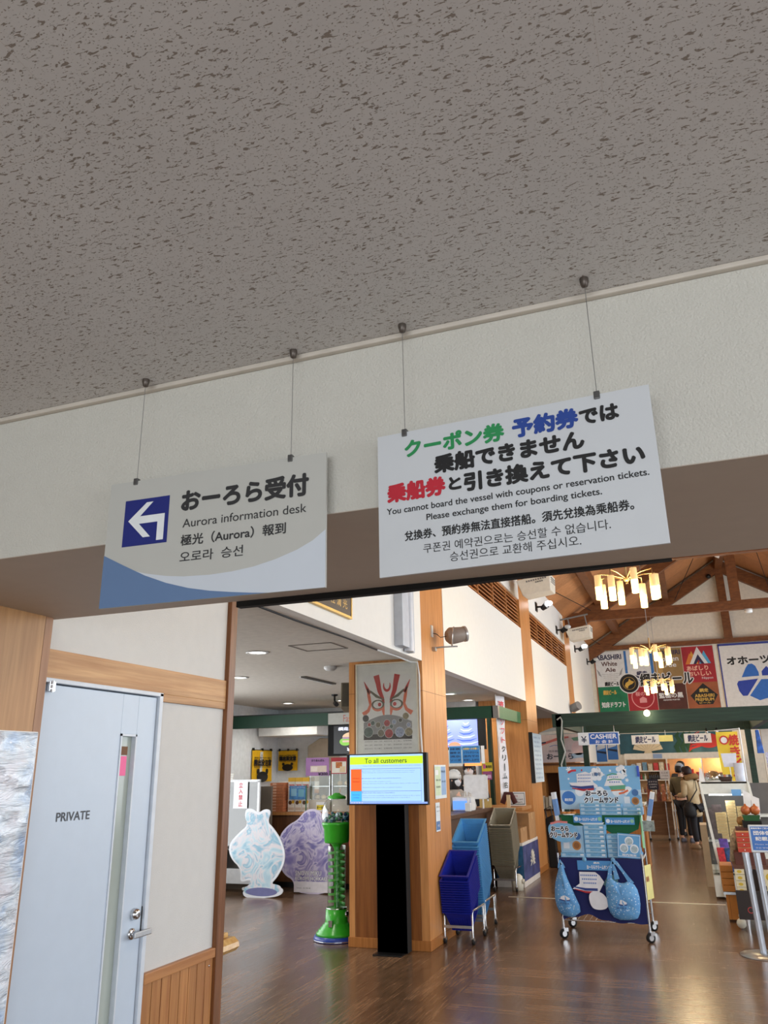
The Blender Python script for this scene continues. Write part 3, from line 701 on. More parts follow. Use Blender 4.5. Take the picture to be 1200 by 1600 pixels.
B().lathe([(.152, 1.13), (.166, 1.19), (.160, 1.26), (.132, 1.33), (.09, 1.372)], glass('globe_glass', (250, 252, 252), .06), n=28).build('globe', cm)
B().lathe([(.098, 1.366), (.10, 1.385), (.08, 1.398), (.055, 1.403), (.03, 1.424), (0, 1.426)], MGR, n=24).build('lid', cm)
b = B(); CAPS = [P('cap_teal', (34, 92, 110), .2), P('cap_navy', (34, 52, 96), .2), P('cap_green', (40, 128, 76), .2), P('cap_clear', (186, 214, 224), .15)]
random.seed(5)
for i in range(90):
    a = random.random() * 6.283; q = .145 * math.sqrt(random.random()); z = 1.142 + .075 * random.random()
    b.ball((q * math.cos(a), q * math.sin(a), z), .018, CAPS[i % 4], 7, 5)
stuff(b.build('capsules', cm))
B().box(-.02, .02, -.16, -.125, .14, .2, CHROME).lathe([(.03, .0), (.03, .02), (0, .02)], CHROME, (.13, -.05, .25), 12, 'x').build('coin_mechanism', cm)

def paper(name, label, cat, loc, w_, h_, rz, cols, txt=(), group=None, th=.002, big=None):
    """flat printed sheet: coloured bands plus lines of writing"""
    r = thing(name, label, cat, loc, rz, group)
    B().box(-w_ / 2, w_ / 2, -th, 0, -h_ / 2, h_ / 2, cols[0]).build('sheet', r)
    b = B(); y = -th - .0004
    if len(cols) > 1:
        for i in range(1, len(cols)):
            m, x0, x1, z0, z1 = cols[i]
            b.rect(-w_ / 2 + x0 * w_, -w_ / 2 + x1 * w_, -h_ / 2 + z0 * h_, -h_ / 2 + z1 * h_, y - i * .0003, m)
        b.build('print', r)
    if txt:
        t = B()
        for s, x0, x1, zc, hh, m, *bo in txt: t.text(s, -w_ / 2 + x0 * w_, -w_ / 2 + x1 * w_, -h_ / 2 + zc * h_, hh * h_, y - .004, m, bo[0] if bo else 0, 2)
        t.build('lettering', r)
    return r
LG = P('notice_pale_green', (206, 222, 190), .7); LB = P('notice_pale_blue', (150, 178, 214), .7)
paper('notice_sheet', 'pale green and blue timetable sheet taped on the near column side', 'notice', (-2.555, 8.50, 1.525), .42, .34, FACE_X,
      [P('sheet_pale', (222, 232, 234), .5), (LG, .04, .5, .1, .95), (LB, .55, .96, .1, .95), (PAPER, .06, .3, .7, .85)], [('時刻表', .56, .9, .8, .07, INK), ('運航のご案内', .08, .48, .55, .06, INK), ('流氷観光', .08, .45, .35, .06, INK), ('4月 10月', .58, .9, .5, .06, INK)])
paper('notice_sheet', 'small white notice below the timetable sheet on the near column', 'notice', (-2.555, 8.36, 1.18), .15, .28, FACE_X,
      [P('sheet_pale2', (226, 234, 240), .5), (P('notice_blue_band', (96, 128, 178), .7), .05, .95, .05, .35)], [('お知らせ', .1, .9, .85, .06, INK), ('ご注意ください', .1, .9, .7, .04, INK), ('休業', .3, .7, .2, .1, PAPER)])

# ================================================================== food court
r = thing('counter_header', 'dark green header board over the food counter with a grey fast food panel', 'sign board', (-7.03, 11.6, 2.34))
B().box(0, 1.74, 0, .12, 0, .19, GREEN_HDR).box(2.14, 3.2, 0, .12, 0, .19, GREEN_HDR).build('header_board', r)
B().box(1.74, 2.42, -.01, .12, .01, .18, P('fast_panel', (190, 190, 182), .5)).build('name_panel', r)
t = B().text('Fast Food', 2.0, 2.40, .095, .105, -.0112, P('fast_red', (196, 110, 96), .5)); t.build('lettering', r)
B().box(0, 3.2, .02, .1, .19, .21, BLACK).build('top_rail', r)
c = thing('food_counter', 'brown wooden food counter with pale edge behind the two cardboard standees', 'counter', (-6.35, 11.55, 0))
B().box(0, 2.6, .05, .7, .08, 1.02, wood('counter_brown', (112, 72, 42), (84, 52, 30), (20, 20, 1.2), .5)).build('body', c)
B().box(-.02, 2.62, 0, .75, 1.02, 1.065, OAK).build('worktop', c, bevel=.004)
B().box(.02, 2.58, .08, .68, 0, .08, BLACK).build('plinth', c)
# menu screen
r = thing('menu_screen', 'black menu screen showing a burger under the fast food panel', 'screen', (-5.05, 11.72, 2.13))
B().box(-.30, .45, 0, .06, -.25, .23, MBLACK).build('housing', r)
b = B().rect(-.20, .43, -.22, .20, -.0005, scr('black', (6, 6, 10), .5))
b.disc(.10, .03, .15, -.001, scr('bun', (206, 176, 140)), 24, .07, 0, 180).rect(-.05, .25, -.0, .03, -.0012, scr('meat', (150, 120, 140))).disc(.0, -.04, .10, -.0011, scr('lettuce', (120, 180, 60)), 20, .06).disc(.17, -.03, .07, -.0013, scr('tomato', (170, 50, 70)), 16, .03).rect(-.05, .25, -.05, -.02, -.0014, scr('bun2', (196, 170, 150)))
b.build('screen', r)
B().text('網走バーガー', -.12, .40, .155, .05, -.002, scr('white', (235, 238, 255)), .002, 2).text('¥650', .03, .27, -.16, .05, -.002, scr('white', (235, 238, 255)), .003, 2).build('lettering', r)
# yellow flags
YEL = P('flag_yellow', (236, 184, 20), .7)
def flag(loc, rz, lab, w_, h_, mirror=False):
    r = thing('caution_flag', lab, 'flag', loc, rz, 'yellow bear caution flags')
    v = []; f = []; n = 10
    for i in range(n + 1):
        for j in range(n + 1):
            v.append((-w_ / 2 + w_ * i / n, -.02 - .012 * math.sin(i * 1.3) * (1 - j / n), -h_ / 2 + h_ * j / n))
    for i in range(n):
        for j in range(n): kk = i * (n + 1) + j; f.append((kk, kk + n + 1, kk + n + 2, kk + 1))
    B().add(v, f, YEL, True).build('cloth', r)
    B().tube([(-w_ / 2 - .02, -.02, h_ / 2), (w_ / 2 + .02, -.02, h_ / 2)], .006, BLACK).build('pole', r)
    for x in (-.45, 0, .45): B().box(x * w_ - .012, x * w_ + .012, -.035, -.0, h_ / 2 - .015, h_ / 2 + .03, BLACK).build('hanger', r)
    t = B().text('熊出没注意', -w_ * .43, w_ * .43, h_ * .10, h_ * .2, -.036, INK, .006, 2).text('BEAR CAUTION AREA', -w_ * .42, w_ * .42, h_ * .25, h_ * .045, -.036, INK, .001, 2)
    t.text('DANGER WILD BEARS', -w_ * .42, w_ * .42, -h_ * .04, h_ * .035, -.036, INK, .001, 2); t.build('lettering', r)
    B().disc(0, -h_ * .35, w_ * .28, -.0345, BLACK, 20, h_ * .17).disc(-w_ * .22, -h_ * .18, w_ * .07, -.0346, BLACK, 12).disc(w_ * .22, -h_ * .18, w_ * .07, -.0346, BLACK, 12).build('bear_print', r)
flag((-7.29, 13.08, 1.77), FACE_X, 'yellow bear caution flag hanging on the side wall left of the mirror', .72, .54)
flag((-7.05, 13.68, 1.86), 0, 'yellow bear caution flag hanging on the kitchen back wall below the white hood', .40, .36)
tag(B().box(-7.27, -6.1, 12.9, 13.69, 2.27, 2.5, P('hood_white', (236, 238, 238), .3)).build('range_hood', bevel=.01), 'white hood box above the kitchen back wall', 'hood')
tag(B().plate([(-6.6, 1.0), (-6.0, 1.0), (-6.0, 2.2), (-6.35, 2.24), (-6.6, 2.1)], 13.55, 13.68, P('apron_beige', (176, 164, 146), .8)).build('hanging_cloth', bevel=.02), 'beige cloth hanging by the menu screen in the kitchen', 'cloth')
tag(B().box(-7.2, -5.6, 13.1, 13.65, 1.30, 1.36, OAK).build('kitchen_shelf'), 'wooden kitchen shelf board under the farther yellow flag', 'shelf')
for i, (x, w_, h_) in enumerate(((-6.98, .26, .14), (-6.62, .16, .17), (-6.38, .22, .13))):
    tag(B().box(x, x + w_, 13.2, 13.5, 1.36, 1.36 + h_, PLAST).build('white_box', bevel=.006), ['white box on the kitchen shelf, widest and nearest the yellow flag', 'narrow tall white box in the middle of the kitchen shelf', 'low white box at the kitchen shelf end toward the hanging cloth'][i], 'box', 'white boxes on the kitchen shelf')
paper('notice_strip', 'narrow white vertical strip notice beside the farther yellow flag', 'notice', (-7.27, 13.05, 1.80), .10, .42, FACE_X, [PAPER], [('手', .3, .7, .85, .1, INK), ('洗', .3, .7, .65, .1, INK), ('い', .3, .7, .45, .1, INK)])
# mobile partition
r = thing('mobile_partition', 'grey panel partition on castors with white frame, carrying a no entry sheet', 'partition', (-6.49, 10.95, 0))
B().box(-.6, .36, 0, .012, .32, 1.53, glass('partition_sheet', (150, 150, 146), .10)).build('panel', r)
PF = P('partition_frame', (226, 228, 230), .35)
f_ = B().box(-.62, .38, -.012, .025, 1.52, 1.555, PF).box(.345, .38, -.012, .025, .12, 1.53, PF).box(-.62, -.585, -.012, .025, .12, 1.53, PF).box(-.62, .38, -.012, .025, .12, .32, PF)
f_.build('frame', r)
for x in (-.5, .3): B().tube([(x, -.25, .09), (x, .25, .09)], .02, PF).build('foot', r)
for x in (-.5, -.2, .3): B().lathe([(.0, -.02), (.045, -.02), (.045, .02), (0, .02)], RUBBER, (x, -.2, .045), 14, 'x').build('caster', r)
tag(B().box(-7.05, -6.08, 11.26, 11.30, .0, 1.45, P('board_brown', (112, 100, 88), .7, nz=.2, ns=2)).build('storage_panel'), 'brown board standing behind the grey mobile partition', 'board')
r = thing('notice_sheet', 'white no entry sheet with red characters on the mobile partition', 'notice', (-6.425, 10.93, 1.342))
B().box(-.12, .12, -.003, 0, -.195, .195, P('sheet_sleeve', (232, 230, 238), .2, bmp=.3, bs=30)).build('sheet', r)
t = B()
for i, c_ in enumerate('立入禁止'): t.text(c_, -.03, .035, .135 - i * .088, .07, -.0036, P('entry_red', (200, 30, 50), .6), .0015, 2)
t.build('lettering', r)
for i in range(3): tag(B().box(-6.80 + i * .01, -6.58 + i * .008, 10.945, 10.97, 1.556 + i * .032, 1.584 + i * .032, P('towel_white', (230, 228, 222), .9)).build('folded_towel', bevel=.008), ['lowest', 'middle', 'top'][i] + ' folded white towel of the pile on the mobile partition', 'towel', 'folded towels on the partition')
r = thing('bench', 'low white bench by the mobile partition', 'bench', (-6.66, 10.35, 0))
B().box(-.3, .25, -.15, .15, .47, .53, P('bench_top', (214, 208, 196), .5)).build('seat', r, bevel=.006)
for x in (-.25, .2): B().box(x - .02, x + .02, -.12, .12, 0, .47, PF).build('leg', r)
# cardboard standees without their characters
def smooth(pts, it=3):
    for _ in range(it):
        q = []
        for i in range(len(pts)):
            a, b_ = pts[i], pts[(i + 1) % len(pts)]
            q += [(a[0] * .75 + b_[0] * .25, a[1] * .75 + b_[1] * .25), (a[0] * .25 + b_[0] * .75, a[1] * .25 + b_[1] * .75)]
        pts = q
    return pts
def inset(pts, s_):
    cx = sum(p[0] for p in pts) / len(pts); cz = sum(p[1] for p in pts) / len(pts)
    return [(cx + (x - cx) * s_, cz + (z - cz) * s_) for x, z in pts]
def swirl_mat(name, c1, c2, c3):
    m, nt, p = nodes(name); v = coords(nt, (1, 1, 1))
    n = noise(nt, v, 3.4, 2, .5); nt.nodes[-1].inputs['Distortion'].default_value = 2.2
    nt.links.new(ramp(nt, n, [(.28, lin(c1)), (.42, lin(c2)), (.5, lin(c3)), (.58, lin(c1)), (.68, lin(c2))]), p.inputs['Base Color']); p.inputs['Roughness'].default_value = .45
    return m
SW1 = swirl_mat('standee_teal', (140, 184, 208), (190, 214, 226), (222, 216, 222))
SW2 = swirl_mat('standee_violet', (116, 110, 176), (166, 156, 204), (212, 204, 226))
r = thing('cardboard_standee', 'die-cut white edged standee board printed in pale teal, nearer the partition', 'standee', (-5.92, 10.6, 0), R(4))
o1 = smooth([(-.20, 1.16), (-.10, 1.16), (0, 1.10), (.10, 1.16), (.20, 1.13), (.14, .98), (.24, .90), (.38, .72), (.44, .5), (.33, .28), (.20, .16), (.42, .13), (.38, .03), (.10, -.005), (-.16, -.01), (-.22, .07), (-.10, .14), (-.08, .24), (-.26, .18), (-.24, .36), (-.42, .5), (-.46, .68), (-.30, .84), (-.16, .94), (-.22, 1.06)], 2)
B().plate(o1, -.008, .008, P('standee_edge', (226, 230, 238), .5)).build('board', r)
b = B()
b.flat(inset(o1, .93), -.0086, SW1).disc(.08, .075, .24, -.0092, P('standee_foot_blue', (110, 112, 160), .5), 24, .055).build('print', r)
B().box(-.05, .05, .01, .08, 0, .02, PAPER).build('rear_foot', r)
r = thing('cardboard_standee', 'die-cut violet standee board with a title in white capitals beside the green machine', 'standee', (-5.32, 11.1, 0), R(3))
o2 = smooth([(-.10, 1.12), (.06, 1.14), (.18, 1.06), (.22, .85), (.30, .6), (.34, .34), (.34, .0), (-.26, .0), (-.26, .17), (-.42, .24), (-.52, .42), (-.52, .60), (-.50, .78), (-.36, .92), (-.22, .98)], 2)
B().plate(o2, -.008, .008, P('standee_edge2', (214, 206, 230), .5)).build('board', r)
b = B()
b.flat(inset(o2, .94), -.0086, SW2).rect(-.26, .31, .02, .16, -.0092, P('standee_white', (232, 228, 236), .5)).build('print', r)
OLI = P('title_outline', (60, 54, 96), .5)
B().text('SNOW MIKU', -.24, .16, .27, .062, -.0094, OLI, .0045, 2).text('KUROMI HOKKAIDO', -.24, .30, .20, .046, -.0094, OLI, .004, 2).text('SNOW MIKU', -.24, .16, .27, .062, -.0106, P('title_white', (240, 240, 246), .5), .0012, 2).text('KUROMI HOKKAIDO', -.24, .30, .20, .046, -.0106, P('title_white', (240, 240, 246), .5), .0012, 2).text('2025 北海道', -.22, .0, .075, .018, -.0096, GREY, 0, 2).build('lettering', r)
B().box(-.05, .05, .01, .08, 0, .02, PAPER).build('rear_foot', r)
# goods on the food counter
OB = P('box_orange_brown', (186, 112, 72), .7, nz=.15, ns=40)
for i in range(10):
    b = B().box(-6.29, -6.06, 11.6, 11.84, 1.067 + i * .043, 1.107 + i * .043, OB).rect(-6.25, -6.18, 1.075 + i * .043, 1.10 + i * .043, 11.599, P('box_sticker', (214, 168, 140), .6))
    tag(b.build('snack_box'), ORD[i] + ' flat orange snack box of the stack on the food counter', 'box', 'orange snack boxes on the food counter')
for i in range(3):
    r = thing('tall_snack_box', ['white and yellow tall box next to the orange stack', 'white and yellow tall box in the middle of the three', 'white and yellow tall box nearest the glass cake case'][i] + ' on the food counter', 'box', (-5.965 + i * .122, 11.7, 1.067), group='tall snack boxes on the food counter')
    B().box(-.058, .058, 0, .2, 0, .44, P('snack_white', (232, 226, 216), .6)).build('carton', r)
    b = B().box(-.059, .059, -.002, .2, .44, .50, P('snack_yellow', (226, 176, 40), .6)); b.rect(-.05, .05, .35, .40, -.001, P('snack_red', (206, 92, 80), .6))
    b.disc(-.02, .13, .03, -.001, P('snack_brown', (90, 56, 30), .6), 14).disc(.03, .14, .025, -.0012, P('snack_yellow', (226, 176, 40), .6), 12).rect(-.05, .05, .02, .06, -.001, P('snack_tan', (210, 190, 170), .6))
    b.build('print', r)
    B().text('熊ふうせん', -.048, .048, .375, .03, -.0016, PAPER, .001, 2).build('lettering', r)
paper('price_card', 'blue card with pale prints leaning on the tall snack boxes', 'card', (-5.82, 11.64, 1.345), .30, .20, 0, [P('card_blue', (66, 128, 186), .5, nz=.3, ns=14), (P('card_pale', (140, 190, 214), .6), .1, .42, .25, .8), (P('card_teal', (110, 170, 190), .6), .52, .85, .2, .75)], [('ソフトクリーム', .1, .9, .88, .1, PAPER)])
tag(B().box(-5.68, -5.665, 11.62, 11.63, 1.067, 1.46, P('ruler_green', (20, 100, 60), .5)).build('green_stick'), 'thin green upright stick beside the blue card on the food counter', 'stick')
def cake_case(x0, x1, lab, buns):
    r = thing('glass_case', lab, 'display case', (x0, 11.72, 1.067), group='glass food cases on the counter')
    w_ = x1 - x0
    B().box(0, w_, 0, .36, 0, .17, P('case_base', (206, 198, 184), .5)).build('base', r)
    CG = glass('case_glass', (250, 252, 250), .02, .3); B().box(0, w_, 0, .006, .17, .58, CG).box(0, .006, .006, .36, .17, .58, CG).build('glass', r)
    f_ = B()
    for x in (0, w_ - .012): f_.box(x, x + .012, -.002, .012, .17, .6, STEEL)
    f_.box(0, w_, 0, .36, .58, .6, STEEL).box(0, w_, .02, .35, .36, .37, STEEL); f_.build('frame', r)
    B().box(0, w_, .35, .36, .17, .58, P('case_back', (158, 154, 132), .6)).build('back_panel', r)
    for i in range(buns):
        x = r.location.x + .06 + (i % 3) * (w_ - .1) / 2.4; z = 1.067 + (.17 if i < 3 else .37)
        tag(B().ball((x, 11.9, z + .032), .045, P('bun', (222, 196, 150), .6), 12, 8, rz=.036).build('bun'), '%s bun on the %s tier of the glass case by the %s' % (NTH[i % 3], 'lower' if i < 3 else 'upper', 'kiosk screen' if buns > 3 else 'blue card'), 'bun', 'buns in the glass cases')
cake_case(-5.66, -5.31, 'glass food case between the blue card and the green machine', 3)
cake_case(-5.28, -4.90, 'glass food case of buns partly behind the kiosk screen', 6)
paper('price_card', 'purple price card with a bun picture on top of the glass case', 'card', (-5.52, 11.70, 1.725), .40, .27, 0, [P('card_purple', (168, 120, 176), .6), (P('card_bun', (224, 206, 190), .6), .2, .9, .2, .55), (P('card_bun2', (240, 226, 214), .6), .22, .5, .25, .5)], [('まりあんぱん', .25, .8, .85, .13, INK, .001), ('¥300', .55, .95, .1, .15, INK, .002)])
paper('price_card', 'red edged card with a fried chicken picture on the glass case by the kiosk screen', 'card', (-5.15, 11.70, 1.735), .27, .24, 0, [P('card_red', (170, 30, 40), .6), (P('card_cream', (230, 224, 210), .6), .05, .95, .05, .75), (P('card_fried', (190, 110, 50), .6, nz=.4, ns=40), .3, .7, .35, .72), (P('card_beige', (226, 200, 160), .6), .55, .9, .1, .45)])
paper('price_card', 'yellow and white price card at the foot of the glass case', 'card', (-5.43, 11.66, 1.135), .17, .14, 0, [PAPER, (P('price_yellow', (238, 214, 40), .6), .05, .95, .2, .7)], [('まーるい', .1, .9, .45, .25, INK, .001)])
tag(B().tube([(-4.72, 11.3, 0), (-4.72, 11.3, .9)], .025, STEEL).box(-4.80, -4.64, 11.26, 11.34, .62, .82, P('extinguisher_red', (190, 30, 34), .4)).build('pole_stand'), 'steel pole with a red box behind the green machine', 'stand')

# ================================================================== service counter between the columns
c = thing('service_counter', 'dark wood service counter with pale overhanging top behind the shopping baskets', 'counter', (-3.0, 9.6, 0))
B().box(-.18, .04, .2, 3.5, .06, 1.05, wood('counter_dark', (96, 62, 38), (70, 44, 26), (20, 20, 1.2), .5)).build('body', c)
B().box(-.20, .10, 0, 2.75, 1.05, 1.10, wood('counter_dark', (96, 62, 38), (70, 44, 26), (20, 20, 1.2), .5)).box(-.20, .54, 2.75, 3.5, 1.05, 1.10, OAK).build('worktop', c, bevel=.005)
B().box(-.2, .02, .2, 3.5, 0, .06, BLACK).build('plinth', c)
r = thing('counter_header', 'green header board turning a corner above the service counter', 'sign board', (-6.2, 12.0, 2.38))
B().box(0, 3.46, 0, .08, 0, .18, GREEN_HDR).box(3.50, 3.54, .1, 1.75, 0, .18, P('header_green_side', (38, 112, 74), .45)).build('header_board', r)
B().box(3.44, 3.54, 0, .1, 0, .18, P('header_corner', (126, 122, 118), .4)).build('corner_post', r)
B().box(3.0, 3.06, 1.5, 1.62, -2.38, .1, P('post_green_dark', (14, 44, 30), .5)).build('post', r)
r = thing('menu_screen', 'screen showing blue swirled soft ice cream above the service counter', 'screen', (-3.42, 12.35, 2.18))
B().box(-.5, .46, 0, .06, -.24, .23, MBLACK).build('housing', r)
b = B().rect(-.48, .34, -.20, .21, -.001, scr('icebg', (126, 140, 226), .9))
for kx in range(2):
    for j in range(7):
        x = -.20 + kx * .36; z = .15 - j * .05; q = .05 + j * .022
        b.ribbon([(x - q, z + .02), (x - q * .4, z - .008), (x + q * .4, z - .004), (x + q, z + .026)], [.006, .022, .022, .006], -.0016 - kx * .0004, scr('icedark', (70, 96, 196), .8) if j % 2 else scr('icepale', (176, 196, 250), 1))
b.disc(-.04, -.18, .10, -.0024, scr('cone', (196, 140, 110), .8), 16, .06, 0, 180)
b.build('screen', r)
DB = P('board_blue', (44, 120, 186), .5)
def blueboard(x, w_, lab, lines):
    r = thing('notice_board', lab, 'notice', (x, 12.30, 1.865)); B().box(-w_ / 2, w_ / 2, 0, .01, -.13, .13, DB).build('panel', r)
    b = B()
    for a in ((-w_ / 2, w_ / 2, .122, .13), (-w_ / 2, w_ / 2, -.13, -.122), (-w_ / 2, -w_ / 2 + .008, -.13, .13), (w_ / 2 - .008, w_ / 2, -.13, .13)): b.rect(*a, -.0006, P('board_edge', (150, 190, 214), .5))
    b.build('border', r)
    t = B()
    for i, (s_, m) in enumerate(lines): t.text(s_, -w_ * .42, w_ * .42, .085 - i * .055, .03, -.001, m, .001, 2)
    t.build('lettering', r)
NV = P('board_navy_ink', (14, 36, 74), .6); YK = P('board_yellow_ink', (216, 190, 90), .6)
blueboard(-3.19, .285, 'blue notice board with yellow heading under the ice cream screen', [('お客様へのお願い', YK), ('ソフトクリーム', NV), ('店内での', NV), ('お召し上がり', NV)])
blueboard(-3.44, .20, 'narrower blue board of menu pictures beside the yellow-headed board', [('抹茶', NV), ('珈琲 氷', NV), ('流氷', NV), ('ソーダ', NV)])
tag(B().rect(-3.03, -2.985, 1.75, 1.98, 12.31, PAPER).box(-3.035, -2.98, 12.312, 12.32, 1.73, 1.99, PAPER).build('price_strip'), 'narrow white strip of prices right beside the blue notice board', 'notice')
r = thing('menu_lightbox', 'glowing orange strip above the dark haired staff member', 'light box', (-3.3, 12.9, 1.73)); B().box(-.16, .16, 0, .05, -.03, .03, P('glow_orange', (255, 150, 80), .4, emit=1.2)).build('panel', r)
paper('price_card', 'yellow card above a purple card by the service till', 'card', (-3.02, 12.6, 1.68), .17, .13, 0, [P('card_yellow', (214, 190, 40), .6), (P('card_pinkdot', (200, 90, 130), .6), .12, .38, .3, .8)], [('新発売', .4, .95, .5, .35, INK, .001)])
paper('price_card', 'purple card hanging below the yellow card', 'card', (-3.02, 12.6, 1.55), .14, .12, 0, [P('card_plum', (150, 70, 120), .6), (P('card_lilac', (206, 170, 196), .6), .1, .9, .2, .6)])
tag(B().box(-3.98, -3.47, 13.46, 13.69, 0, 1.70, P('machine_brown', (120, 104, 88), .5)).build('soft_serve_machine', bevel=.02), 'tall grey brown machine behind the two staff members', 'machine')
r = thing('till', 'white till with a lit blue screen beside the white capped staff member', 'till', (-3.10, 11.2, 1.10))
B().box(-.12, .16, .05, .25, 0, .18, PLAST).build('body', r, bevel=.01)
B().box(-.10, .10, .0, .03, .02, .13, scr('till', (90, 140, 230), .9)).build('screen', r)
r = thing('price_board', 'tilted clear sleeve with white sheets standing on the service counter', 'sign holder', (-3.05, 11.95, 1.10))
B().box(-.17, .17, -.01, .01, .14, .46, P('sleeve_film', (236, 238, 242), .15, nz=.08, ns=12, bmp=.8, bs=9)).build('sleeve', r)
fr_ = B().box(-.18, -.165, -.015, .015, .1, .47, PLAST).box(.165, .18, -.015, .015, .1, .47, PLAST).box(-.18, .18, -.015, .015, .455, .47, PLAST).box(-.18, .18, -.015, .015, .13, .145, PLAST); fr_.build('frame', r)
B().tube([(-.1, 0, 0), (-.1, 0, .14)], .012, PLAST).tube([(.1, 0, 0), (.1, 0, .14)], .012, PLAST).build('stand', r)
r = thing('carrier_bag', 'crumpled white carrier bag on the service counter below the sleeve sign', 'bag', (-3.1, 11.6, 1.10))
random.seed(9)
b = B().lathe([(0, 0), (.12, 0), (.135, .05), (.12, .11), (.07, .16), (.05, .17)], P('film_bag', (206, 200, 194), .25, bmp=.6, bs=20), n=18); b.build('body', r)
B().tube([(-.05, 0, .16), (-.06, 0, .22), (-.02, 0, .24), (-.01, 0, .17)], .012, P('film_bag', (206, 200, 194), .25)).tube([(.05, 0, .16), (.06, 0, .21), (.03, 0, .23), (.02, 0, .17)], .012, P('film_bag', (206, 200, 194), .25)).build('handle', r)
r = thing('pump_bottle', 'white pump bottle at the counter edge above the light blue baskets', 'bottle', (-2.955, 11.1, 1.10))
B().box(-.04, .04, -.03, .03, 0, .11, PLAST).build('bottle', r, bevel=.01); B().tube([(0, 0, .11), (0, 0, .19)], .012, PLAST).tube([(0, 0, .185), (.045, 0, .18)], .008, PLAST).build('pump', r)
r = thing('donation_box', 'small amber box on the service counter beyond the carrier bag', 'box', (-2.99, 12.2, 1.10)); B().box(-.08, .08, 0, .12, 0, .13, P('amber_box', (190, 160, 96), .4)).build('body', r)
tag(B().box(-2.70, -2.65, 12.40, 12.45, 1.10, 1.27, P('wood_block', (206, 180, 140), .6)).build('wooden_block'), 'pale upright wooden block behind the grey baskets', 'block')
tag(B().tube([(-2.80, 12.56, 1.145), (-2.74, 12.56, 1.28), (-2.66, 12.56, 1.28), (-2.60, 12.56, 1.145)], .04, P('dark_red_cloth', (70, 26, 24), .8)).build('dark_pouch'), 'dark red pouch behind the pale wooden block', 'pouch')
paper('menu_card', 'white printed card with dark teal border standing on the counter end', 'card', (-2.60, 12.70, 1.205), .26, .20, R(2), [PAPER, (P('card_frame_teal', (70, 96, 100), .6), .05, .95, .08, .92), (PAPER, .08, .92, .14, .88)], [('おすすめ', .15, .55, .7, .14, RED), ('ほたて焼き 400円', .15, .85, .45, .12, INK), ('かに汁 300円', .15, .8, .25, .12, INK)])
paper('notice_sheet', 'white sheet with a brown photo pinned to the wooden shop wall', 'notice', (-2.98, 13.95, 1.75), .16, .30, 0, [PAPER, (P('photo_brown', (110, 70, 50), .6, nz=.4, ns=30), .15, .85, .25, .65)], [('募集', .2, .8, .85, .1, INK)])
r = thing('wall_switch_box', 'small beige switch box on the wooden shop wall beside the second column', 'switch box', (-2.70, 13.97, 1.44)); B().box(-.09, .09, -.03, 0, -.08, .07, PLAST).build('cover', r, bevel=.004); B().box(-.07, -.01, -.033, -.03, -.05, .04, BLACK).build('window', r); B().ball((.0, -.02, .15), .035, PLAST, 10, 6, rz=.025).build('knob', r)
tag(B().box(-3.24, -2.62, 13.955, 13.975, 1.95, 1.955, P('column_joint', (96, 58, 30), .7)).box(-3.24, -2.62, 13.955, 13.975, 1.36, 1.365, P('column_joint', (96, 58, 30), .7)).box(-2.9, -2.895, 13.955, 13.975, 1.365, 1.95, P('column_joint', (96, 58, 30), .7)).build('wall_panel_joints'), 'dark joint lines of the wooden shop wall panels', 'wall joint')
bpy.data.objects['wall_panel_joints']['kind'] = 'structure'
# vertical white banner hung from the fascia
r = thing('hanging_banner', 'tall narrow white banner with red and dark characters hung before the shop wall', 'banner', (-2.78, 12.72, 1.2), R(74))
v = []; f = []
for j in range(13):
    z = 1.56 * j / 12
    for i in range(3): v.append((-.13 + .13 * i, .015 * math.sin(j * .8 + i), z))
for j in range(12):
    for i in range(2): kk = j * 3 + i; f.append((kk, kk + 1, kk + 4, kk + 3))
B().add(v, f, P('banner_white', (228, 226, 230), .7), True).build('cloth', r)
B().tube([(-.14, 0, -.02), (-.14, 0, 1.6)], .008, PLAST).tube([(-.14, 0, 1.58), (.14, 0, 1.57)], .006, PLAST).build('pole', r)
t = B(); RD = P('banner_red', (214, 50, 70), .6); GD = P('banner_dark', (36, 56, 52), .6)
for i, c_ in enumerate('流氷ソフトクリ｜ム名物'):
    if c_ == '｜': t.rect(-.012, .008, 1.36 - i * .135, 1.47 - i * .135, -.02, GD); continue
    t.text(c_, -.085 if i < 2 else -.055, .085 if i < 2 else .055, 1.42 - i * .135, .12 if i < 2 else .085, -.02, RD if i < 5 else GD, .004 if i < 2 else .002, 2)
t.build('lettering', r)
r = thing('timetable_board', 'tall pale blue framed panel fixed to the second wooden column', 'notice', (-2.555, 14.25, 1.82), FACE_X)
B().box(-.45, .42, -.06, 0, -.4, .4, P('panel_pale', (206, 222, 232), .5)).build('panel', r); B().box(-.47, -.45, -.065, .0, -.41, .41, BLACK).build('frame', r)
t = B()
for i in range(10): t.text(['営業時間のご案内', '午前九時から', '午後四時まで', '定休日なし', '流氷観光船'][i % 5], -.36, .3, .33 - i * .073, .035, -.0606, P('panel_ink', (110, 140, 170), .6), 0, 1)
t.build('lettering', r)
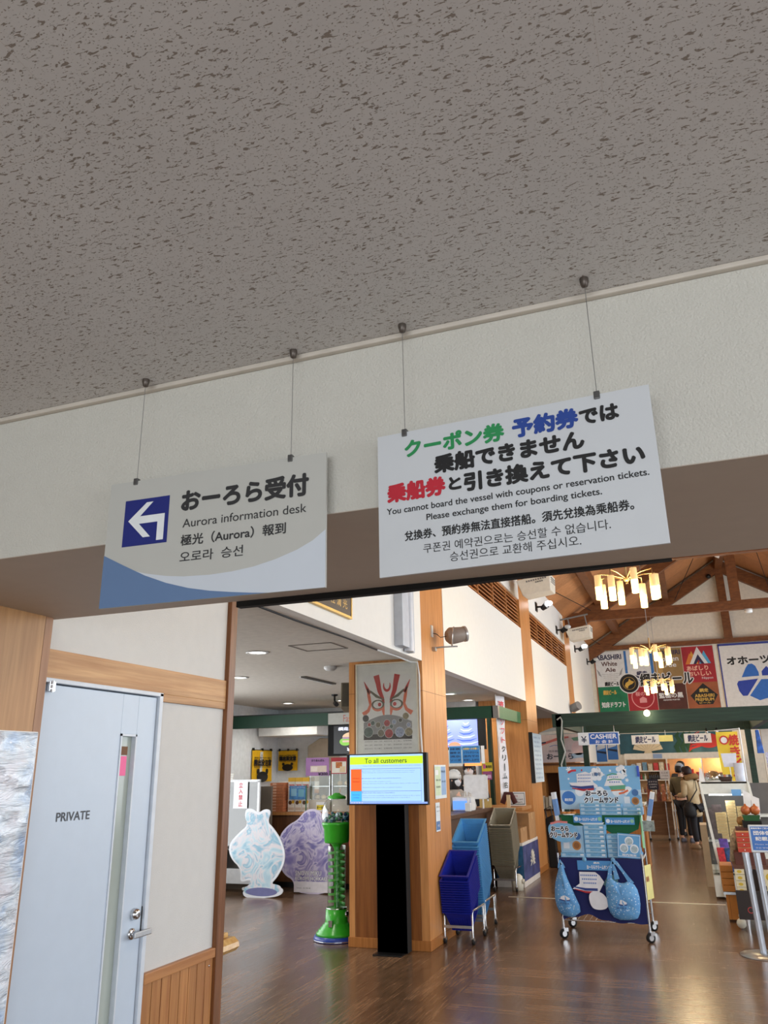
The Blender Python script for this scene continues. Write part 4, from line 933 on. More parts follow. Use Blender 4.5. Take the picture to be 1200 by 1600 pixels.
# stored boxes beside the counter
def carton(lab, x0, x1, y0, y1, z0, z1, m=None, flaps=False):
    r = thing('cardboard_box', lab, 'box', ((x0 + x1) / 2, (y0 + y1) / 2, z0)); w_, d_, h_ = (x1 - x0) / 2, (y1 - y0) / 2, z1 - z0
    B().box(-w_, w_, -d_, d_, 0, h_, m or CARD).build('body', r, bevel=.004)
    B().box(-w_ - .001, w_ + .001, -.02, .02, h_ * .75, h_ + .001, P('packing_tape', (196, 160, 112), .4)).build('tape', r)
r = thing('printed_carton', 'large white edged carton printed with a pale flower on dark blue', 'box', (-2.70, 13.0, 0))
B().box(-.21, .2, -.62, .65, 0, .60, P('carton_white', (222, 214, 204), .6)).build('body', r, bevel=.004)
m_, nt, p_ = nodes('flower_print'); vv = coords(nt, (1, 1, 1)); nn = noise(nt, vv, 5, 4); nt.links.new(ramp(nt, nn, [(.3, lin((28, 44, 88))), (.5, lin((52, 64, 116))), (.7, lin((88, 92, 140)))]), p_.inputs['Base Color'])
b = B().add([(.2015, -.62, .08), (.2015, .65, .08), (.2015, .65, .56), (.2015, -.62, .56)], [(0, 1, 2, 3)], m_).add([(-.21, -.6215, .12), (.2, -.6215, .12), (.2, -.6215, .56), (-.21, -.6215, .56)], [(0, 1, 2, 3)], P('carton_teal', (30, 84, 124), .5, nz=.25, ns=20))
b.build('print', r)
b = B()
for i in range(11):
    a = R(-10 + i * 20); x, z = .22 * math.cos(a), .20 * math.sin(a)
    b.add([(.203 + i * .0002, .10 + .03 * math.sin(a), .26 - .03 * math.cos(a)), (.203 + i * .0002, .10 + x * .6 + .05 * math.sin(a), .27 + z * .6), (.203 + i * .0002, .10 + x, .27 + z), (.203 + i * .0002, .10 + x * .6 - .05 * math.sin(a), .27 + z * .6 + .04)], [(0, 1, 2, 3)], P('petal', (206, 200, 184), .6, nz=.1))
b.build('flower_print', r)
carton('open brown carton standing on the flower printed carton, lower of the two', -2.9, -2.52, 12.42, 12.9, .60, .80)
carton('brown carton leaning behind the lower one against the second column', -2.88, -2.5, 13.0, 13.55, .60, .98)
r = thing('white_fan_heater', 'small rounded cream appliance on the floor in front of the flower carton', 'appliance', (-2.56, 12.15, 0)); B().lathe([(0, 0), (.08, 0), (.085, .1), (.075, .18), (.04, .21), (0, .215)], CREAM, n=18).build('body', r); B().lathe([(.03, 0), (.035, .02), (.02, .04)], CREAM, (.07, -.02, .12), 12, 'x').build('knob', r)

# ================================================================== people
def skin(name, J, E, m, parent, sub=1, root='pelvis'):
    names = list(J); me = bpy.data.meshes.new(name)
    me.from_pydata([J[n][:3] for n in names], [(names.index(a), names.index(b)) for a, b in E], [])
    me.materials.append(m)
    o = bpy.data.objects.new(name, me); COL.objects.link(o); o.parent = parent
    mod = o.modifiers.new('skin', 'SKIN'); mod.use_smooth_shade = True
    d = me.skin_vertices[0].data
    for i, n in enumerate(names):
        r_ = J[n][3]; d[i].radius = r_ if isinstance(r_, tuple) else (r_, r_); d[i].use_root = (n == root)
    s_ = o.modifiers.new('sub', 'SUBSURF'); s_.levels = sub; s_.render_levels = sub
    return o
def person(label, loc, rz, hgt, top, trouser, shoe, hairc=None, cap=None, mask=False, lean=0., arms='down', long_coat=False, fur=None, bag=False, longhair=False, bare=True):
    r = thing('person', label, 'person', loc, rz); k = hgt / 1.66; r.scale = (k, k, k)
    L = lambda y, z: y - lean * max(0, z - .9)
    J = {'pelvis': (0, 0, .90, (.145, .10)), 'waist': (0, L(0, 1.08), 1.08, (.125, .09)), 'chest': (0, L(0, 1.28), 1.28, (.155, .10)), 'neck': (0, L(.0, 1.42), 1.42, .052), 'jaw': (0, L(-.02, 1.49), 1.49, (.062, .07)), 'skull': (0, L(-.005, 1.57), 1.57, (.078, .092)), 'crown': (0, L(.0, 1.625), 1.625, (.055, .065))}
    E = [('pelvis', 'waist'), ('waist', 'chest'), ('chest', 'neck'), ('neck', 'jaw'), ('jaw', 'skull'), ('skull', 'crown')]
    TJ = {'pelvis': (0, 0, .90, (.17, .125)), 'waist': (0, L(0, 1.1), 1.1, (.17, .125)), 'chest': (0, L(0, 1.3), 1.3, (.185, .13)), 'collar': (0, L(0, 1.42), 1.42, .075)}
    TE = [('pelvis', 'waist'), ('waist', 'chest'), ('chest', 'collar')]
    if long_coat: TJ['hem'] = (0, 0, .62, (.20, .16)); TE.append(('pelvis', 'hem'))
    PJ = {'pelvis': (0, 0, .92, (.16, .12))}; PE = []
    for s, n in ((-1, 'l'), (1, 'r')):
        if arms == 'down': el, wr = (s * .25, L(.03, 1.1), 1.10), (s * .24, L(-.06, .88), .87)
        else: el, wr = (s * .24, L(-.02, 1.1), 1.10), (s * .14, L(-.26, 1.1), 1.08)
        sh = (s * .18, L(0, 1.36), 1.36)
        d = (Vector(wr) - Vector(el)).normalized(); hd_ = Vector(wr) + d * .06
        J.update({'sh' + n: (*sh, .056), 'el' + n: (*el, .042), 'wr' + n: (*wr, .028), 'pa' + n: (*hd_, (.032, .018))})
        E += [('chest', 'sh' + n), ('sh' + n, 'el' + n), ('el' + n, 'wr' + n), ('wr' + n, 'pa' + n)]
        side = Vector((0, 1, 0)).cross(d).normalized() if abs(d.y) < .9 else Vector((1, 0, 0))
        for q in range(4):
            a = hd_ + side * (.024 - .016 * q) + d * .012; ln = (.062, .074, .07, .054)[q]
            b_ = a + d * ln * .55 + Vector((-s * .006, -.004, 0)); c_ = b_ + d * ln * .4 + Vector((-s * .014, -.008, 0))
            for nm, p_, rr in (('a', a, .009), ('b', b_, .0085), ('c', c_, .0075)): J['f%s%d%s' % (nm, q, n)] = (*p_, rr)
            E += [('pa' + n, 'fa%d%s' % (q, n)), ('fa%d%s' % (q, n), 'fb%d%s' % (q, n)), ('fb%d%s' % (q, n), 'fc%d%s' % (q, n))]
        t1 = Vector(wr) + d * .03 + side * .03; t2 = t1 + d * .045 + side * .014
        J['ta' + n] = (*t1, .011); J['tb' + n] = (*t2, .009); E += [('wr' + n, 'ta' + n), ('ta' + n, 'tb' + n)]
        J.update({'hip' + n: (s * .09, 0, .86, (.085, .09)), 'kn' + n: (s * .10, -.02, .48, .058), 'an' + n: (s * .10, .01, .09, .038), 'toe' + n: (s * .11, -.13, .035, .03)})
        E += [('pelvis', 'hip' + n), ('hip' + n, 'kn' + n), ('kn' + n, 'an' + n), ('an' + n, 'toe' + n)]
        TJ.update({'sh' + n: (s * .19, L(0, 1.35), 1.35, .082), 'el' + n: (*el, .072), 'wr' + n: (*wr, .052)}); TE += [('chest', 'sh' + n), ('sh' + n, 'el' + n), ('el' + n, 'wr' + n)]
        PJ.update({'hip' + n: (s * .095, 0, .84, .10), 'kn' + n: (s * .10, -.02, .48, .078), 'an' + n: (s * .10, .01, .12, .062)}); PE += [('pelvis', 'hip' + n), ('hip' + n, 'kn' + n), ('kn' + n, 'an' + n)]
        B().lathe([(.0, 0), (.05, 0), (.055, .03), (.045, .07), (.03, .10), (0, .10)], shoe, (s * .105, -.04, 0), 14, sy=2.3).build('shoe', r)
    skin('body', J, E, SKIN, r, 1)
    skin('jacket', TJ, TE, top, r, 1); skin('trousers', PJ, PE, trouser, r, 1)
    hy = L(0, 1.57)
    for s in (-1, 1):
        B().ball((s * .032, hy - .092, 1.575), .011, PAPER, 8, 6).ball((s * .032, hy - .100, 1.575), .006, INK, 8, 6).build('eye', r)
        B().ball((s * .082, hy + .0, 1.56), .016, SKIN, 8, 6, rz=.028).build('ear', r)
    B().tube([(0, hy - .095, 1.575), (0, hy - .118, 1.545), (0, hy - .098, 1.54)], .010, SKIN, 6).build('nose', r)
    if mask: B().lathe([(.004, -.07), (.05, -.045), (.07, 0), (.072, .03), (.05, .045)], P('face_mask', (236, 238, 242), .7), (0, hy - .045, 1.525), 16, sy=.95).build('face_mask', r)
    else: B().tube([(-.025, hy - .094, 1.505), (0, hy - .1, 1.503), (.025, hy - .094, 1.505)], .005, P('lips', (170, 90, 84), .5), 6).build('mouth', r)
    hm = hairc or HAIR
    b = B().lathe([(.0, .125), (.05, .115), (.085, .08), (.1, .03), (.1, -.02), (.095, -.06 if not longhair else -.16), (.07, -.07 if not longhair else -.20)], hm, (0, hy + .028, 1.585), 18, sy=1.05)
    b.lathe([(.0, .13), (.06, .115), (.092, .075), (.098, .035)], hm, (0, hy - .005, 1.575), 18, sy=1.12); b.build('hair', r)
    if cap: B().lathe([(0, .15), (.05, .14), (.09, .10), (.108, .04), (.108, .0), (.1, .0)], cap, (0, hy + .005, 1.59), 18, sy=1.1).build('cap', r)
    if fur:
        pts = [(.15 * math.cos(a), L(.05, 1.42) + .13 * math.sin(a), 1.44 + .05 * math.sin(a)) for a in [2 * math.pi * i / 16 for i in range(17)]]
        B().tube(pts, .06, fur, 10, False).build('fur_hood', r)
    if bag:
        B().lathe([(0, 0), (.12, .0), (.16, .06), (.15, .2), (.10, .30), (0, .31)], P('bag_black', (20, 20, 24), .7), (.2, 0, .64), 14, sy=.8).build('shoulder_bag', r)
        B().tube([(.22, 0, .94), (.1, -.12, 1.2), (-.12, -.0, 1.42), (.05, .13, 1.2), (.22, .02, .94)], .012, P('bag_black', (20, 20, 24), .7), 6).build('bag_strap', r)
    return r
person('person in a cream parka with fur hood and black shoulder bag, seen from behind', (-.07, 18.9, 0), R(-125), 1.60, P('parka_cream', (198, 176, 138), .8, nz=.12, ns=8), P('trousers_dark', (30, 30, 36), .8), P('shoe_beige', (150, 124, 96), .7), P('hair_brown', (46, 26, 24), .6), lean=.18, long_coat=True, fur=P('fur_tan', (146, 112, 70), .95, nz=.3, ns=60, bmp=.6, bs=60), bag=True, arms='front', longhair=False)
person('person in a khaki quilted jacket and grey knit cap beside the cream parka', (-.33, 20.4, 0), R(160), 1.64, P('jacket_khaki', (98, 92, 66), .8, nz=.15, ns=10), P('trousers_black', (22, 22, 26), .8), P('boot_grey', (84, 82, 90), .7), HAIR, cap=P('knit_grey', (150, 156, 166), .9, bmp=.4, bs=90), lean=.1, arms='front')
person('person with black hair in dark clothes farthest down the aisle', (-.30, 22.2, 0), R(170), 1.72, P('coat_dark', (44, 42, 46), .8), P('trousers_black', (22, 22, 26), .8), P('shoe_black', (24, 22, 22), .6), HAIR)
person('staff person with black hair and white mask facing out behind the service counter', (-3.47, 13.2, 0), R(8), 1.74, P('uniform_dark', (34, 34, 40), .8), P('trousers_black', (22, 22, 26), .8), P('shoe_black', (24, 22, 22), .6), HAIR, mask=True)
person('staff person in a white cap and face mask turned sideways behind the service counter', (-3.54, 12.55, 0), R(75), 1.58, P('uniform_grey', (170, 162, 152), .8), P('trousers_black', (22, 22, 26), .8), P('shoe_black', (24, 22, 22), .6), HAIR, cap=P('cap_white', (236, 236, 234), .8), mask=True, longhair=True)

# ================================================================== chandeliers
SHU = P('shade_upper', (255, 214, 150), .5, emit=.45); SHL = P('shade_lower', (255, 222, 140), .5, emit=3.2); BRS = P('brass', (190, 160, 110), .3, metal=.8)
def chandelier(x, y, z, lab):
    r = thing('chandelier', lab, 'chandelier', (x, y, z), group='glass cylinder chandeliers over the aisle')
    B().tube([(0, 0, .06), (0, 0, .34)], .014, BRS).ball((0, 0, .12), .04, BRS).build('hub', r)
    B().tube([(0, 0, .34), (0, 0, 6.7 - z)], .005, STEEL, 6).build('cord', r)
    arm = B()
    for i in range(8):
        a = 2 * math.pi * i / 8 + .3; cx, cy = .33 * math.cos(a), .33 * math.sin(a); dz = .03 * (-1) ** i
        B().tube([(0, 0, .12), (cx * .6, cy * .6, .17), (cx, cy, .18), (cx, cy, .13 + dz)], .008, BRS, 6).build('arm', r)
        s_ = B().lathe([(0, .135), (.038, .135), (.040, .0)], SHU, (cx, cy, dz), 16).lathe([(.040, 0), (.038, -.15), (0, -.15)], SHL, (cx, cy, dz), 16); s_.build('glass_shade', r)
    lamp('chandelier_light', (x, y, z - .25), 60 if y > 5 else 30, (1, .78, .48) if y > 5 else (1, .86, .68), .25)
for x, y, z, lb in ((-.45, 3.5, 3.66, 'unseen added chandelier of lit glass cylinders right behind the white beam, above the signs'), (-.453, 9.3, 3.60, 'nearest and largest chandelier of lit glass cylinders'), (-.472, 15.1, 3.54, 'middle chandelier of lit glass cylinders in front of the beer banner'), (-.546, 20.9, 3.52, 'farthest and smallest chandelier of lit glass cylinders')):  # first one is unseen, added to light the poster column and near floor
    chandelier(x, y, z, lb)
r = thing('globe_bulb', 'single bare glowing bulb on the front beam of the green pergola', 'bulb', (-.60, 13.80, 2.47)); B().ball((0, 0, 0), .05, P('bulb_glow', (255, 236, 190), .4, emit=12), 14, 10).build('globe', r); B().tube([(0, 0, .04), (0, .1, .05)], .02, BLACK).build('socket', r)
lamp('bulb_light', (-.60, 13.72, 2.47), 4, (1, .85, .6), .05)

# ================================================================== banners on the end wall
r = thing('wall_banner', 'wide collage banner of coloured beer label panels on the end wall', 'banner', (-2.437, 24.93, 3.30))
c4 = [0, .87, 1.70, 2.52, 3.40]
B().box(0, 3.41, -.02, 0, -.1, 1.71, P('banner_base', (206, 200, 190), .7)).build('panel', r)
BW = P('b_white', (214, 214, 214), .7); BBL = P('b_blue', (52, 110, 176), .7); BTN = P('b_tan', (146, 116, 72), .7, nz=.15, ns=3); BRD = P('b_red', (160, 34, 44), .7, nz=.15, ns=3); BGR = P('b_green', (22, 110, 74), .7, nz=.2, ns=4); BBR = P('b_brown', (76, 36, 28), .7, nz=.2, ns=4); BRB = P('b_redbrown', (150, 84, 50), .7, nz=.2, ns=3); BKK = P('b_black', (26, 22, 22), .7); BGD = P('b_gold', (204, 164, 70), .6); BNV = P('b_navy', (40, 40, 74), .7)
b = B(); yy = -.0206
for i, (m0, m1) in enumerate(((BW, BGR), (BBL, BRD), (BTN, BBR), (BRD, BRB))):
    b.rect(c4[i] + .01, c4[i + 1], .65, 1.69, yy, m0); b.rect(c4[i] + .01, c4[i + 1], -.08, .65, yy, m1)
b.rect(0, .03, -.08, 1.69, yy - .0006, BRB).rect(.95, 1.62, .78, 1.69, yy - .0008, BW).flat([(.87, .95), (1.3, .80), (1.70, .98), (1.70, .65), (.87, .65)], yy - .001, BBL).flat([(.98, 1.02), (1.28, .90), (1.6, 1.0), (1.3, .82)], yy - .0012, BNV)
b.rect(1.75, 1.95, .7, 1.69, yy - .0008, P('b_tan2', (176, 140, 84), .7))
for k, (cx, m) in enumerate(((2.80, P('b_amber', (206, 150, 60), .7)), (3.14, P('b_cyan', (80, 160, 200), .7)))):
    b.flat([(cx - .16, 1.18), (cx, 1.56), (cx + .16, 1.18)], yy - .0008 - k * .0002, m)
b.flat([(2.72, 1.18), (2.97, 1.68), (3.22, 1.18), (3.12, 1.18), (2.97, 1.46), (2.82, 1.18)][::1], yy - .0013, BW).flat([(2.82, 1.18), (2.97, 1.46), (3.12, 1.18), (3.04, 1.18), (2.97, 1.30), (2.9, 1.18)], yy - .0015, BNV).flat([(2.60, 1.18), (2.74, 1.50), (2.84, 1.30), (2.78, 1.18)], yy - .0012, P('b_orange', (206, 120, 50), .7))
b.flat([(3.0, .62), (3.36, .28), (3.2, .02), (2.8, .02), (2.62, .28)], yy - .001, BKK).ring(1.30, .30, .30, .325, yy - .001, P('b_pink', (222, 150, 150), .7)).flat([(1.2, .14), (1.2, .26), (1.3, .32), (1.4, .26), (1.4, .14)], yy - .0011, P('b_pink', (222, 150, 150), .7))
b.flat([(.04, 1.20), (.10, 1.0), (.18, .95), (.12, 1.1)], yy - .001, P('b_grey', (150, 150, 150), .7)).flat([(.82, 1.20), (.76, 1.0), (.68, .95), (.74, 1.1)], yy - .001, P('b_grey', (150, 150, 150), .7))
b.build('label_print', r)
t = B(); ty = yy - .0022
t.text('ABASHIRI', .06, .80, 1.53, .15, ty, BNV, .006).text('White', .20, .66, 1.33, .13, ty, BBR, .004).text('Ale', .30, .60, 1.15, .12, ty, BBR, .004).text('網走ビール', .25, .66, .73, .12, ty, BKK, .006)
for k in range(5): t.text('OKHOTSK DRIFT ICE DRAFT', .17 + .03 * k, .72 - .03 * k, 1.02 - k * .055, .026, ty, GREY, 0, 1)
t.text('網走', 1.2, 1.5, 1.0, .12, ty, BNV, .005).text('ABASHIRI', 1.72, 2.48, 1.56, .13, ty, BNV, .005).text('Golden', 1.80, 2.42, 1.38, .14, ty, BW, .004).text('Ale', 2.02, 2.34, 1.20, .13, ty, BW, .004)
t.text('あばしり', 2.62, 3.2, 1.06, .13, ty, P('b_salmon', (226, 170, 150), .7), .006).text('おいしい', 2.64, 3.26, .90, .13, ty, P('b_salmon', (226, 170, 150), .7), .006).text('Nippon', 3.0, 3.3, .76, .08, ty, BW)
t.text('網走ビール', .18, .56, .48, .13, ty, BGD, .006).text('知床ドラフト', .10, .78, .12, .16, ty, BW, .006).text('桜の雫', 1.10, 1.50, .40, .12, ty, P('b_pink', (222, 150, 150), .7), .004)
t.text('監極の黒', 1.76, 2.42, .32, .15, ty, BW, .006).text('ABASHIRI PORTER', 1.86, 2.32, .19, .04, ty, BW, .001).text('網走', 2.88, 3.12, .42, .10, ty, BGD, .004).text('ABASHIRI', 2.74, 3.26, .27, .09, ty, BGD, .003).text('PREMIUM', 2.74, 3.24, .16, .08, ty, BGD, .003).text('ビール', 2.84, 3.14, .07, .05, ty, BGD, .002)
t.build('lettering', r)
e = B().disc(.95, .72, .30, yy - .003, BW, 32).disc(.95, .72, .27, yy - .0034, BKK, 32).ring(.95, .72, .175, .185, yy - .0036, BGD)
e.flat([(.82, .66), (.86, .74), (.93, .78), (.97, .86), (1.01, .80), (1.10, .76), (1.04, .70), (.98, .68), (.92, .64), (.90, .58), (.85, .60)], yy - .0038, BGD); e.build('round_emblem', r)
B().text('網走ビール', 1.28, 2.75, .80, .36, yy - .003, BW, .035, 2).text('網走ビール', 1.28, 2.75, .80, .36, yy - .0042, BKK, .010, 2).build('brush_title', r)
r = thing('wall_banner', 'white banner with blue edge line and a round blue segmented logo on the end wall', 'banner', (1.10, 24.93, 3.15))
B().box(0, 3.2, -.02, 0, 0, 1.86, P('banner_white2', (218, 216, 212), .7)).build('panel', r)
B().rect(0, .035, 0, 1.83, yy, P('edge_blue', (48, 60, 140), .6)).rect(0, 3.2, 1.80, 1.86, yy, P('edge_blue', (48, 60, 140), .6)).build('edge_print', r)
L1 = P('logo_blue', (42, 104, 186), .6); L2 = P('logo_deep', (34, 60, 158), .6)
def arcpts(cx, cz, rad, a0, a1, n=10): return [(cx + rad * math.cos(R(a0 + (a1 - a0) * i / n)), cz + rad * math.sin(R(a0 + (a1 - a0) * i / n))) for i in range(n + 1)]
b = B().flat([(.52, .88), (.98, .90)] + [(.98, 1.0), (.92, 1.18), (.84, 1.25), (.74, 1.24), (.66, 1.14)], yy, L1)
b.flat([(.42, .78), (.94, .82), (.60, .36), (.48, .36), (.40, .5), (.37, .70)], yy, L2).flat([(.66, .36), (1.02, .80), (1.3, .80), (1.4, .5), (1.2, .3), (.9, .22)], yy, L1).flat([(1.06, .90), (1.06, 1.02), (1.2, 1.16), (1.34, 1.0), (1.36, .9)], yy, L2)
b.build('logo', r)
B().text('オホーツク', .20, 1.60, 1.36, .22, -.0215, INK, .012, 3).build('lettering', r)

# ================================================================== green pergola
def post(lab, x, y, x1=None):
    r = thing('pergola_post', lab, 'post', (x, y, 0), group='posts of the green pergola')
    B().box(-.055, .055, -.055, .055, .0, 2.52, GSTAIN).build('timber', r, bevel=.006)
    return r
pg = thing('pergola', 'dark green stained timber pergola over the cashier area', 'pergola', (0, 13.9, 0))
B().box(-2.15, 1.9, -.04, .04, 2.30, 2.52, GSTAIN).build('front_beam', pg, bevel=.004)
B().box(-2.15, 1.9, 3.36, 3.44, 2.30, 2.50, GSTAIN).build('rear_beam', pg, bevel=.004)
B().box(-2.09, -1.99, .05, 3.35, 2.30, 2.48, GSTAIN).build('side_beam', pg); B().box(1.12, 1.22, .05, 3.35, 2.30, 2.48, GSTAIN).build('side_beam', pg)
for x, y in ((-2.04, 0.01), (-2.04, 3.4), (1.08, 3.4), (1.84, 0.01)): B().box(x - .055, x + .055, y - .05, y + .05, 0, 2.51, GSTAIN).build('post', pg, bevel=.005)
cb = B().tube([(-2.06, -.07, 2.42), (-2.0, -.08, 2.46), (-1.98, -.07, 2.40), (-2.02, -.07, 2.1), (-1.97, -.07, 1.9), (-2.05, -.07, 1.7), (-2.0, -.07, 1.2)], .014, P('cable_grey', (170, 172, 166), .5), 6); cb.build('cable', pg)
for x in (.33, .52, -1.35): B().ball((x, 3.3, 2.27), .03, CHROME, 10, 6).tube([(x, 3.3, 2.28), (x, 3.36, 2.34)], .012, BLACK).build('spotlight', pg)
r = thing('cashier_sign', 'blue and white CASHIER sign hung beneath the green pergola', 'sign', (-1.40, 13.82, 2.093))
B().box(-.335, .325, -.01, .01, -.098, .103, P('cash_white', (222, 226, 230), .5)).build('panel', r)
B().rect(-.16, .31, -.085, .09, -.0106, P('cash_blue', (38, 92, 176), .5)).build('blue_field', r)
B().text('CASHIER', -.135, .285, .035, .07, -.0112, PAPER, .002, 4).text('お 会 計', -.06, .22, -.048, .052, -.0112, PAPER, .001, 3).text('¥', -.285, -.20, -.005, .10, -.0112, P('cash_navy', (44, 56, 84), .5), .002, 3).build('lettering', r)
for x in (-.25, .25): B().tube([(x, 0, .10), (x, .05, .22)], .005, CHROME, 6).build('hanger', r)
for x0, x1, lb in ((-1.10, -.57, 'white beer sign with blue brush lettering under the pergola, beside the pale yellow card'), (-.10, .40, 'white beer sign with blue brush lettering under the pergola, in front of the red crab')):
    r = thing('beer_sign', lb, 'sign', ((x0 + x1) / 2, 17.2, 2.16), group='beer signs under the pergola'); q = (x1 - x0) / 2
    B().box(-q, q, -.008, .008, -.09, .09, P('beer_white', (222, 222, 222), .5)).build('panel', r)
    B().text('網走ビール', -q * .72, q * .72, .0, .13, -.0088, P('beer_ink', (36, 44, 88), .6), .004, 2).build('lettering', r)
    B().tube([(0, 0, .09), (0, .05, .15)], .005, STEEL, 6).build('hanger', r)
tag(B().box(-.575, -.31, 17.19, 17.2, 2.115, 2.235, P('pale_yellow_card', (238, 228, 140), .6)).box(-.45, -.44, 17.2, 17.25, 2.2, 2.33, STEEL).build('blank_card'), 'blank pale yellow card hung beside the beer sign', 'card')

# ================================================================== end wall shop fittings
r = thing('sea_mural', 'painted relief board of a scallop, seaweed and red crab high on the end wall', 'mural', (-.45, 24.9, 2.27))
B().box(-1.5, 1.6, -.03, .04, -.27, .30, P('mural_sea', (34, 76, 88), .7, nz=.25, ns=3)).build('board', r)
b = B()
for i in range(8):
    a0, a1 = R(10 + i * 20), R(10 + (i + 1) * 20 - 1.5)
    b.plate([(-.72, -.22), (-.72 + .42 * math.cos(a0), -.22 + .38 * math.sin(a0)), (-.72 + .42 * math.cos(a1), -.22 + .38 * math.sin(a1))], -.06 - .004 * (i % 2), -.03, P('scallop_cream', (206, 190, 158), .7))
b.plate([(-.84, -.26), (-.60, -.26), (-.66, -.16), (-.78, -.16)], -.07, -.03, P('scallop_cream', (206, 190, 158), .7)); b.build('scallop', r)
b = B()
for x in (.12, .28, .44): b.ribbon([(x, -.27), (x - .05, -.1), (x + .06, .06), (x - .02, .2), (x + .05, .3)], [.10, .14, .12, .12, .05], -.04 - x * .01, P('seaweed', (20, 62, 40), .8))
b.build('seaweed', r)
b = B().disc(.95, .05, .30, -.05, P('crab_red', (150, 30, 28), .7), 24, .2)
for s in (-1, 1):
    for k in range(4): b.ribbon([(.95 + s * .2, .08 - k * .05), (.95 + s * (.42 + .02 * k), .12 - k * .09), (.95 + s * (.5 + .02 * k), -.06 - k * .06)], [.07, .05, .02], -.046, P('crab_red', (150, 30, 28), .7))
    b.ribbon([(.95 + s * .2, .16), (.95 + s * .32, .26), (.95 + s * .22, .29)], [.06, .09, .03], -.047, P('crab_red', (150, 30, 28), .7))
b.build('crab', r)
r = thing('store_shelf', 'cream back wall shelf unit with warm lit compartments along the end of the shop', 'shelf', (-.40, 24.2, 0))
SHV = P('shelf_cream', (214, 206, 192), .6)
B().box(-1.4, 1.5, -.02, .05, 1.84, 2.0, SHV).build('header', r)
B().box(-1.4, 1.5, .45, .5, 0, 1.84, P('shelf_back', (206, 160, 112), .7)).build('back_panel', r)
for z in (.3, .62, .95, 1.30, 1.54): B().box(-1.4, -.3, 0, .45, z - .03, z, SHV).build('shelf_board', r)
for z in (.5, .95, 1.30): B().box(-.26, 1.5, .0, .45, z - .03, z, SHV).build('shelf_board', r)
for x in (-1.4, -.3, .62, 1.48): B().box(x, x + .03, 0, .45, 0, 1.84, SHV).build('upright', r)
lamp('shelf_lamp', (.2, 24.35, 1.76), 12, (1, .72, .42), .04); lamp('shelf_lamp', (.7, 24.35, 1.76), 12, (1, .72, .42), .04)
tag(B().box(-1.02, -.78, 24.16, 24.18, 1.86, 1.98, P('plate_blue', (130, 150, 180), .6)).build('name_plate'), 'small bluish name plate on the cream shelf header below the scallop', 'plate')
def bottle(i, x, z, h_, m, lab, grp):
    b = B().lathe([(0, 0), (.022, 0), (.024, .01), (.024, h_ * .55), (.009, h_ * .72), (.009, h_), (0, h_)], m, n=10)
    o = b.build('bottle', None, (x, 24.3, z)); tag(o, lab, 'bottle', grp)
BD = P('bottle_dark', (28, 22, 18), .2); BC = [P('bottle_c%d' % i, c, .25) for i, c in enumerate(((150, 40, 40), (60, 110, 60), (206, 200, 180), (170, 130, 50), (96, 36, 44)))]
for i in range(10): bottle(i, -1.18 + i * .052, 1.30, .20, BD, NTH[i] + ' dark bottle along the black row on the back wall shelf', 'dark bottles on the back wall shelf')
for i in range(8): bottle(i, -1.66 + i * .052, 1.30, .16, BC[i % 5], NTH[i] + ' small bottle along the mixed colour row on the back wall shelf', 'mixed bottles on the back wall shelf')
for i in range(10): bottle(i, -1.62 + i * .07, .95, .15, BC[(i * 2 + 1) % 5], NTH[i] + ' bottle along the second shelf row under the mixed colours', 'bottles on the second back wall shelf')
for i in range(9): bottle(i, -1.60 + i * .075, .62, .16, BC[(i * 3 + 2) % 5], NTH[i] + ' jar along the third shelf row at the back wall', 'jars on the third back wall shelf')
for i, c in enumerate(((150, 160, 170), (206, 200, 190), (96, 130, 150), (190, 176, 150), (180, 50, 50), (206, 190, 160), (170, 60, 50))):
    tag(B().box(-1.64 + i * .15, -1.52 + i * .15, 24.22, 24.40, 1.54, 1.72 + .02 * (i % 3), P('pack_%d' % i, c, .6, nz=.35, ns=18)).build('gift_pack'), NTH[i] + ' gift pack along the top shelf above the bottles', 'pack', 'gift packs on the top back wall shelf')
for i, (x, c, hh) in enumerate(((-.42, (226, 140, 60), .22), (-.24, (232, 160, 60), .18), (-.08, (196, 40, 36), .26), (.12, (150, 26, 28), .18), (.30, (176, 90, 60), .15), (.52, (206, 150, 90), .2), (.72, (150, 110, 80), .16))):
    tag(B().box(x - .07, x + .08, 24.25, 24.5, 1.30, 1.30 + hh, P('gift_%d' % i, c, .6, nz=.25, ns=14)).build('gift_box'), NTH[i] + ' gift box along the warm lit compartment of the back shelf', 'box', 'gift boxes in the warm lit compartment')
# cabinet and aurora board by the third column
r = thing('wooden_cabinet', 'orange wooden cabinet with an open cubby beneath the arched ship board', 'cabinet', (-2.75, 18.0, 0))
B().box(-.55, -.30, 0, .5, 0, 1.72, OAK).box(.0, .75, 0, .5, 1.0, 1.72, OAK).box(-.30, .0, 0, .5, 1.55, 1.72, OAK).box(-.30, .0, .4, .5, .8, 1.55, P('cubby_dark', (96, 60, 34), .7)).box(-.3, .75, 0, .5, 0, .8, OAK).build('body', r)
B().box(-.57, .77, -.03, .52, .78, .82, wood('cab_shelf', (120, 80, 48), (96, 60, 34), (1.4, 20, 20), .4)).box(-.57, .77, -.02, .52, 1.70, 1.745, wood('cab_shelf', (120, 80, 48), (96, 60, 34), (1.4, 20, 20), .4)).build('shelf', r)
for i in range(4): tag(B().box(-3.12 + i * .075, -3.065 + i * .075, 17.85, 17.97, .82, 1.08 - .02 * (i % 2), P('pamphlet_%d' % i, ((214, 206, 190), (190, 180, 160), (226, 222, 214), (160, 150, 130))[i], .7)).build('pamphlet_box'), NTH[i] + ' pale pamphlet box standing on the cabinet shelf below the arched board', 'box', 'pamphlet boxes on the wooden cabinet')
